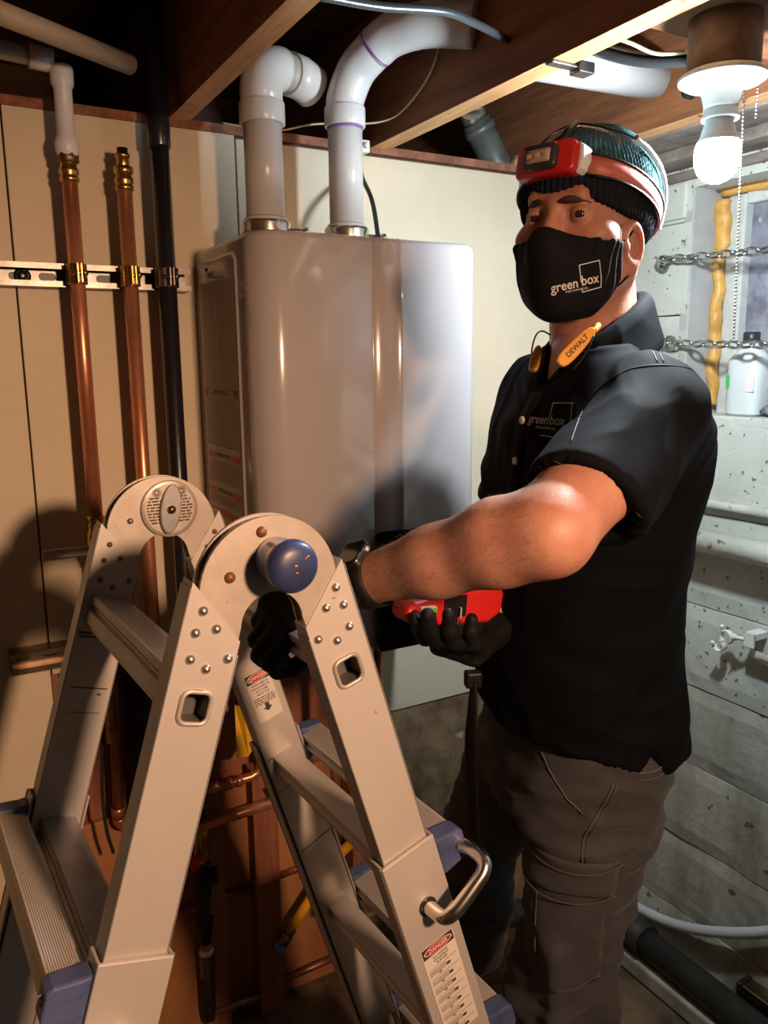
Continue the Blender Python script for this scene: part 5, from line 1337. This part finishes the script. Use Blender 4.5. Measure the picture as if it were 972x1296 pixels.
# safety glasses pushed up on the hat
gl = thing('safety_glasses', Hp(0, .06, .11)); gl.parent = person; gl.location = Hp(0, .06, .11)-WORLD['person']
def gp_(a, z, off=.0045):
    zz = (z-.034)/(.0915+.0045); r = math.sqrt(max(1-zz*zz, .02)); dx, dy = math.sin(math.radians(a)), math.cos(math.radians(a))
    q = 1/math.sqrt((dx/(.090*r))**2+(dy/(.1145*r))**2)+off; return (dx*q, -.018+dy*q, z)
mb = MB(); mb.T = HM; vs = []; fs = []
for i in range(25):
    a = -70+140*i/24; e = 1-abs(a)/70
    for t in (0, .35, .7, 1): vs.append(gp_(a, .092-.012*(1-e)+t*(.018+.012*e), .005+.004*math.sin(t*3.1)))
for i in range(24):
    for k in range(3): fs.append((4*i+k, 4*i+k+1, 4*i+k+5, 4*i+k+4))
mb.add(vs, fs, True); ln = obj('lens', mb, 'clear_lens', gl)
top_ = [V3(vs[4*i+3]) for i in range(25)]; bot_ = [V3(vs[4*i]) for i in range(25)]
mb = MB(); mb.T = HM; mb.tube(top_, .0017, 8); obj('brow_bar', mb, 'strap_black', gl)
mb = MB(); mb.T = HM; mb.tube([bot_[12]+V3((0, .002, -.001)), bot_[12].lerp(top_[12], .5)+V3((0, .005, 0)), top_[12]], .005, 10); obj('nose_bridge', mb, 'strap_black', gl)
for s, e in ((-1, 0), (1, 24)):
    p0 = top_[e]; P = [p0, V3(gp_(s*88, .086, .004)), V3(gp_(s*106, .066, .004)), V3(gp_(s*118, .040, .004)), V3(gp_(s*124, .012, .004)), V3(gp_(s*126, -.006, .006))]
    mb = MB(); mb.T = HM; mb.tube(bez(P, 6), .0034, 8); obj('temple', mb, 'temple_silver', gl)
    mb = MB(); mb.T = HM; mb.tube(bez([q+V3((0, -.0015, .0038)) for q in P], 6), .0016, 8); obj('temple_edge', mb, 'strap_black', gl)

# ---- polo collar, placket, buttons
NC = NB.lerp(V3(HM @ V3((0, -.05, -.14))), .55)
def collar_f(P):
    q = P-np.array((NC.x, NC.y, 0), F32); f = q @ bf.astype(F32); l = q @ bl.astype(F32); z = P[:, 2]
    g = np.clip((f+.075)/.15, 0, 1)                      # 0 at the nape, 1 at the throat
    top = 1.600-.100*g**1.2; bot = 1.520-.085*g
    t = np.clip((top-z)/.07, 0, 1)
    r = np.sqrt((f/1.04)**2+l**2); rr = .0640+.026*t**1.3+.008*np.clip(t*4, 0, 1)*(1-t)
    d = np.maximum(np.abs(r-rr)-.0065, np.maximum(z-top, bot-z))
    d = smax(d, z-top, .006)
    gap = np.abs(l)-.004-.50*np.clip(z-1.435, 0, .2)
    return np.maximum(d, np.where(f > .0, -gap, -1.0))
implicit('collar', collar_f, (.70, .72, 1.43), (.96, 1.0, 1.63), .0028, 'shirt_black', shirt, 3, disp=folds((R3(bl*30, bf*30, np.array((0, 0, 20.))), .0012, 12)))
def on_body(bvh, c, n, lift=.0): 
    h = bvh.ray_cast(c+n*.3, -n, .6); return (h[0]+n*lift, h[1]) if h[0] else (c, n)
mb = MB(); z = 1.458
pts = []
for i in range(14):
    c = NB.lerp(pelvis, (1.512-z)/(1.512-.95))+BL*(.004); c.z = z; p, _n = on_body(SB, c, BF, .0012); pts.append(p); z -= .019
for s in (-1, 1): mb.tube([p+BL*.016*s for p in pts], .0008, 5)
obj('placket_seam', mb, 'seam_thread', shirt) if False else None
mb = MB(); vs = []; fs = []
for p in pts: vs += [p-BL*.016+BF*.0015, p+BL*.016+BF*.0015]
for i in range(13): fs.append((2*i, 2*i+1, 2*i+3, 2*i+2))
mb.add(vs, fs, True); pk = obj('placket', mb, 'shirt_black', shirt); s_ = pk.modifiers.new('thickness', 'SOLIDIFY'); s_.thickness = .0015
if True:
    pass
for k in (2, 5):
    mb = MB(); mb.lathe([(0, .0028), (.0022, .0028), (.0030, .0034), (.0045, .0036), (.0056, .0026), (.0056, 0)], pts[k]+BL*.006+BF*.002, BF, 18); obj('button', mb, 'button_white', pk)
# chest print
pc = V3(px(711, 529, 1.12)); nn = (BF*.72+BL*.70).normalized(); h = SB.ray_cast(pc+nn*.3, -nn, .6); pc = h[0] if h[0] else pc
vv = V3((0, 0, 1)); uu = vv.cross(nn).normalized()
mb = MB(); mb.cur = 0
project(mb, SB, pc, uu, vv, [txt('green', .0165, -.021, .000, .01, .95), txt('MECHANICAL', .0050, -.006, -.010, 0, 1.1)], .0022, .16)
mb.cur = 1
project(mb, SB, pc, uu, vv, [txt('box', .0165, .010, .000, .01, .95), strips([(-.004, .002), (-.004, .022), (.030, .024), (.032, .0), (.031, -.022), (-.014, -.020)], .0014)], .0022, .16)
obj('chest_print', mb, ['print_grey', 'print_green'], shirt)
# banded ear protection hanging round the neck
ep = thing('ear_band', (NB.x, NB.y, NB.z)); ep.parent = person; ep.location = NB-WORLD['person']
def pod(a, b, r, nm, word):
    a, b = V3(a), V3(b); d = (b-a).normalized(); toc = (CO-a).normalized(); w_ = toc.cross(d).normalized(); up_ = d.cross(w_)
    T = Matrix((d, w_, up_)).transposed().to_4x4(); T.translation = a; L = (b-a).length
    if T.to_3x3()[0][0]*0 == 0: pass
    mb = MB(); mb.T = T; P = []
    for k in range(24):
        t = 2*math.pi*k/24; x = L/2+L/2*math.copysign(abs(math.cos(t))**.7, math.cos(t)); wd = r*(1-.32*x/L)*math.copysign(abs(math.sin(t))**.7, math.sin(t)); P.append((x, wd))
    mb.prism(P, 'z', -.005, .004); o = obj(nm, mb, 'tool_yellow', ep, bevel=.002)
    if word:
        mb = MB(); put_text(mb, word, r*.92, a+d*L*.50+up_*.0042, d, w_, .0003, .015, .95); obj('lettering', mb, 'strap_black', o)
    return d
pod(px(707, 462, 1.005), px(752, 416, 1.010), .0105, 'pod', 'DEWALT')
pod(px(674, 470, 1.11), px(682, 438, 1.12), .008, 'pod', None)
mb = MB(); mb.tube(bez([px(752, 419, 1.012), px(757, 412, 1.02), px(750, 418, 1.03)], 6), .004, 8); obj('clip', mb, 'tool_yellow', ep)
mb = MB(); mb.tube(bez([px(676, 465, 1.11), px(673, 445, 1.12), px(678, 425, 1.13), px(686, 419, 1.14), px(697, 424, 1.14)], 8), .0012, 6); obj('cord', mb, 'strap_black', ep)
mb = MB(); mb.tube(bez([px(726, 468, 1.000), px(742, 446, .998), px(752, 424, 1.005)], 8), .0009, 6); obj('cord', mb, 'strap_black', ep)

# ---- hands, each glove one surface: palm, four unequal fingers and a thumb
def hand_f(wrist, palm_dir, back, side, curls, thumb, sc=1.0, spread=.0):
    """wrist: point; palm_dir: towards the fingers; back: out of the back of the hand; side: towards the thumb"""
    wd, bk, sd = V3(palm_dir).normalized(), V3(back).normalized(), V3(side).normalized()
    pieces = []
    knu = wrist+wd*.092*sc
    offs = (.030, .010, -.011, -.030); lens = ((.044, .027, .022), (.048, .030, .023), (.044, .028, .022), (.034, .021, .019)); base = (-.003, .002, -.002, -.010)
    for i in range(4):
        p = knu+sd*offs[i]*sc+wd*base[i]*sc; d = (wd+sd*spread*(1.5-i)).normalized(); pts = [(p-d*.03*sc, .0105*sc), (p, .0112*sc)]; ang = 0
        for j, L in enumerate(lens[i]):
            ang += math.radians(curls[i][j]); q = d*math.cos(ang)-bk*math.sin(ang); p = p+q*L*sc; pts.append((p, (.0102, .0093, .0084)[j]*sc))
        pieces.append(pts)
    p = wrist+sd*.026*sc+wd*.022*sc; pts = [(p, .0145*sc)]
    for d3, L, r in thumb:
        v = (wd*d3[0]+sd*d3[1]-bk*d3[2]).normalized(); p = p+v*L*sc; pts.append((p, r*sc))
    pieces.append(pts)
    R = np.array(Matrix((wd, sd, bk)).transposed(), F32); pc = np.array(wrist+wd*.050*sc, F32)
    def f(P):
        q = (P-pc) @ R; qq = np.abs(q)-np.array((.040, .028, .0035), F32)*sc
        d = np.linalg.norm(np.maximum(qq, 0), axis=1)+np.minimum(qq.max(1), 0)-.0115*sc
        d = smin(d, cone(P, wrist-wd*.045*sc, wrist+wd*.01*sc, .034*sc, .031*sc), .02)
        for k, pts in enumerate(pieces):
            d = smin(d, chainc(P, pts, .003), .0075 if k < 4 else .012)
        return d
    allp = np.array([p for pc_ in pieces for p, r in pc_]+[wrist-wd*.05*sc])
    return f, allp.min(0)-.03, allp.max(0)+.03
gfold = folds((np.eye(3)*70, .0007, 21), (np.eye(3)*28, .0012, 22))
up_0 = (V3((0, 0, 1))*.75+(CO-W_L).normalized()*.65).normalized()
# left hand: comes in past the hinge, fingers wrapped over the top rung
hd = (V3(px(342, 788, .94))-V3(px(455, 735, 1.0))).normalized(); wL = W_L+hd*.030
f, lo, hi = hand_f(wL, hd, (up_0-hd*up_0.dot(hd)), hd.cross(up_0)*-1, ((46, 62, 40), (50, 66, 44), (54, 68, 46), (58, 70, 46)), (((.75, .35, .60), .036, .0125), ((.75, -.10, .80), .030, .0112), ((.45, -.25, .9), .024, .0100)), .97)
gvL, _ = implicit('glove', f, lo, hi, .0024, 'glove_black', person, 2, disp=gfold)
# right hand under the red tool
toolA, toolB = V3(px(505, 772, 1.05)), V3(px(616, 760, 1.13)); td = (toolB-toolA).normalized()
f, lo, hi = hand_f(wristR, (-.84, -.48, .05), (.05, .15, -.98), (-.45, .85, .1), ((16, 24, 20), (20, 28, 22), (24, 32, 24), (30, 36, 26)), (((.5, .7, .55), .036, .0125), ((.8, .3, .6), .030, .0112), ((.8, -.1, .7), .024, .0100)), 1.0)
implicit('glove', f, lo, hi, .0024, 'glove_black', person, 2, disp=gfold)
# watch on the left wrist
wd = (W_L-E_L).normalized(); toc = (CO-W_L).normalized(); up_ = V3((0, 0, 1)); bkv = (up_*.76+toc*.64-wd*0); bkv = (bkv-wd*bkv.dot(wd)).normalized(); sdv = wd.cross(bkv).normalized()
wc = W_L-wd*.020
wt = thing('watch', wc); wt.parent = person; wt.location = wc-WORLD['person']
mb = MB(); R_ = .0350
mb.lathe([(R_, -.014), (R_+.0028, -.0135), (R_+.0028, .0135), (R_, .014), (R_, -.014)], wc, wd, 40); obj('strap', mb, 'strap_black', wt)
T = Matrix((wd, sdv, bkv)).transposed().to_4x4(); T.translation = wc+bkv*(R_+.002)
mb = MB(); mb.T = T; mb.prism(rrect(-.0170, -.0200, .0170, .0200, .006), 'z', -.003, .0075); cs = obj('case', mb, 'galvanised', wt, bevel=.002)
mb = MB(); mb.T = T; mb.prism(rrect(-.0165, -.0195, .0165, .0195, .0055), 'z', .005, .0100); obj('screen', mb, 'watch_glass', wt, bevel=.0012)
mb = MB(); mb.T = T; mb.lathe([(0, 0), (.0035, 0), (.0035, .0025), (0, .003)], (-.017, .008, .002), (-1, 0, 0), 12); obj('crown', mb, 'temple_silver', cs)
# arm hair: short strands along the outside of the left forearm
BB = bvh_of((BX, BFc)); rnd = random.Random(11); mb = MB(); fa = (W_L-E_L).normalized()
for k in range(1500):
    t = rnd.uniform(-.05, .92); c = E_L.lerp(W_L, t); a = rnd.uniform(0, 2*math.pi); o1 = fa.orthogonal().normalized(); o2 = fa.cross(o1); n0 = o1*math.cos(a)+o2*math.sin(a)
    if n0.dot(V3((-.15, -.35, .9))) < -.1: continue
    h = BB.ray_cast(c+n0*.09, -n0, .09)
    if not h[0]: continue
    p = h[0]; L = rnd.uniform(.005, .010); d = (n0*.50+fa*.75+V3((rnd.uniform(-.3, .3), rnd.uniform(-.3, .3), rnd.uniform(-.3, .3)))).normalized(); s_ = d.cross(n0).normalized()*.00016
    mb.add([p-s_, p+s_, p+d*L], [(0, 1, 2)])
obj('arm_hair', mb, 'arm_hair', body, kind='stuff')

# ---- trouser details laid on the surface
def tline(name, pts3, nrm, w_=.0022, m_='seam_thread', par=trous, lift=.0010):
    nrm = V3(nrm).normalized(); mb = MB(); P = []
    for p in bez(pts3, 8):
        h = TB.ray_cast(V3(p)+nrm*.15, -nrm, .4)
        if h[0]: P.append(h[0]+nrm*lift)
    if len(P) > 2: mb.tube(P, w_/2, 5); return obj(name, mb, m_, par)
vn = (CO-V3((.84, .85, .65))); vn.z = .15; vn.normalize()
def tp(x, y): return px(x, y, 1.25)
def tpatch(name, poly, m_, th, lift, par=trous):
    """a cloth patch: subdivided quad grid pressed on the trousers; poly = four photo corners"""
    a, b, c, d = [V3(tp(*q)) for q in poly]; N_ = 14; vs = []; fs = []
    for i in range(N_+1):
        for j in range(N_+1):
            u, v = i/N_, j/N_; p = a*(1-u)*(1-v)+b*u*(1-v)+c*u*v+d*(1-u)*v; h = TB.ray_cast(p+vn*.25, -vn, .6)
            e = 1-max(abs(2*u-1), abs(2*v-1))**6
            vs.append((h[0]+vn*(lift*(.5+.5*e)+.0012*noise.noise(p*60))) if h[0] else None)
    idx_ = {k: n for n, k in enumerate([k for k, v in enumerate(vs) if v])}
    for i in range(N_):
        for j in range(N_):
            q = (i*(N_+1)+j, (i+1)*(N_+1)+j, (i+1)*(N_+1)+j+1, i*(N_+1)+j+1)
            if all(k in idx_ for k in q): fs.append(tuple(idx_[k] for k in q))
    mb = MB(); mb.add([v for v in vs if v], fs, True); o = obj(name, mb, m_, par); s_ = o.modifiers.new('thickness', 'SOLIDIFY'); s_.thickness = th; s_.offset = -1; return o
TPATCH = []
pk_ = tpatch('cargo_pocket', ((656, 1095), (768, 1082), (760, 1212), (668, 1222)), 'jeans_grey', .006, .006)
fl = tpatch('pocket_flap', ((653, 1056), (784, 1046), (776, 1095), (658, 1100)), 'jeans_grey', .006, .011)
tline('seam', [tp(655, 1058), tp(700, 1066), tp(750, 1062), tp(786, 1046)], vn, .0022, lift=.013)
tline('seam', [tp(658, 1098), tp(700, 1106), tp(745, 1102), tp(778, 1090)], vn, .0018, lift=.013)
tline('seam', [tp(682, 1108), tp(680, 1160), tp(682, 1215)], vn, .0018, lift=.008)
tline('seam', [tp(684, 918), tp(710, 958), tp(740, 990)], vn, .0022); tline('seam', [tp(775, 945), tp(758, 985), tp(742, 1015), tp(738, 1050)], vn, .0022)
tline('seam', [tp(779, 947), tp(763, 986), tp(747, 1016), tp(743, 1050)], vn, .0014)
tline('seam', [tp(803, 935), tp(825, 933), tp(845, 922)], vn, .0025)
tline('seam', [tp(803, 944), tp(825, 943), tp(845, 932)], vn, .0015)
# boots
def boot(toe, heel, ank, par):
    toe, heel, ank = V3(toe), V3(heel), V3(ank); ax_ = (toe-heel); ax_.z = 0; ax_.normalize(); sd = V3((-ax_.y, ax_.x, 0))
    def f(P):
        d = cone(P, heel+V3((0, 0, .045))+ax_*.03, toe+V3((0, 0, .036))-ax_*.045, .040, .040)
        d = smin(d, cone(P, heel+ax_*.045+V3((0, 0, .07)), ank, .045, .048), .04); d = smin(d, cone(P, heel.lerp(toe, .45)+V3((0, 0, .06)), heel.lerp(toe, .8)+V3((0, 0, .045)), .038, .038), .03)
        return np.maximum(d, .024-P[:, 2])
    def sole(P):
        q = P.copy(); q[:, 2] = np.clip(q[:, 2], .03, .031); d = smin(cone(q, heel+V3((0, 0, .03))+ax_*.030, heel.lerp(toe, .5)+V3((0, 0, .03)), .042, .038), cone(q, heel.lerp(toe, .5)+V3((0, 0, .03)), toe+V3((0, 0, .03))-ax_*.048, .038, .048), .03)
        return np.maximum(d, np.maximum(.001-P[:, 2], P[:, 2]-.026))
    al = np.array([toe, heel, ank]); lo, hi = al.min(0)-.07, al.max(0)+.06; lo[2] = -.01
    b, _ = implicit('boot', f, lo, hi, .0045, 'boot_leather', par, 2)
    implicit('sole', sole, lo, (hi[0], hi[1], .04), .0045, 'boot_sole', b, 1)
    for k in range(5):
        mb = MB(); c = heel.lerp(toe, .50+.07*k)+V3((0, 0, .104-.010*k)); mb.tube([c-sd*.022, c+V3((0, 0, .006)), c+sd*.022], .0022, 6); obj('lace', mb, 'seam_thread', b)
boot((.880, 1.455, 0), (1.115, 1.375, 0), (1.03, 1.39, .16), person)
boot((.590, .880, 0), (.855, .865, 0), (.815, .868, .14), person)
# belt clip with a hanging black holster strap
mb = MB(); c = V3(px(598, 857, 1.22)); mb.T = Matrix.Translation(c) @ Matrix.Rotation(math.radians(-20), 4, 'Z'); mb.box((-.012, -.010, -.016), (.014, .010, .010)); bc = obj('belt_clip', mb, 'strap_black', trous, bevel=.004)
mb = MB(); mb.tube(bez([px(600, 862, 1.215), px(598, 900, 1.22), px(596, 950, 1.235), px(598, 1010, 1.27), px(600, 1060, 1.30)], 8), [(.0065+.010*min(1, i/14), .004) for i in range(33)], 10); obj('holster_strap', mb, 'glove_black', bc)
# belt loop and back tuck
mb = MB(); mb.tube(bez([px(829, 905, 1.12), px(843, 893, 1.13), px(850, 884, 1.15)], 6), (.007, .003), 8); obj('belt_loop', mb, 'jeans_grey', trous)

# ================================================================ RED HAND TOOL
rt_ = thing('hand_tool', (toolA+toolB)/2, 'red hand tool with a green vial held in the right glove under the forearm', 'tool')
toc = (CO-toolA).normalized(); zz = V3((0, 0, 1)); sy = zz.cross(td).normalized(); zz = td.cross(sy)
T = Matrix((td, sy, zz)).transposed().to_4x4(); T.translation = toolA; TL_ = (toolB-toolA).length
mb = MB(); mb.T = T; mb.prism([(0, -.006), (.004, -.014), (.05, -.022), (TL_-.01, -.026), (TL_+.012, -.014), (TL_+.016, .016), (TL_, .026), (.06, .022), (.012, .014), (0, .006)], 'y', -.020, .020); tb = obj('housing', mb, 'tool_red', rt_, bevel=.006, seg=3)
mb = MB(); mb.T = T; mb.prism(rrect(.018, -.010, .044, .008, .003), 'y', -.0245, -.018); obj('vial_frame', mb, 'label_paper', tb, bevel=.001)
mb = MB(); mb.T = T; mb.tube([(.022, -.0245, -.001), (.040, -.0245, -.001)], .0045, 12); mb.box((.020, -.026, -.006), (.042, -.0242, .005)); obj('vial', mb, 'vial_green', tb)
mb = MB(); mb.T = T; mb.tube([(.062, -.022, .002), (.062, -.028, .002), (.061, -.029, -.016), (.070, -.029, -.018), (.080, -.029, -.016), (.081, -.028, .002), (.081, -.022, .002)], .0014, 8); obj('belt_hook', mb, 'temple_silver', tb)
mb = MB(); mb.T = T; mb.box((.058, -.0225, -.012), (.095, -.019, .018)); obj('grip_panel', mb, 'strap_black', tb, bevel=.002)
mb = MB(); mb.T = T; mb.box((.060, -.016, -.060), (TL_-.012, .016, -.020)); obj('battery', mb, 'strap_black', tb, bevel=.006)
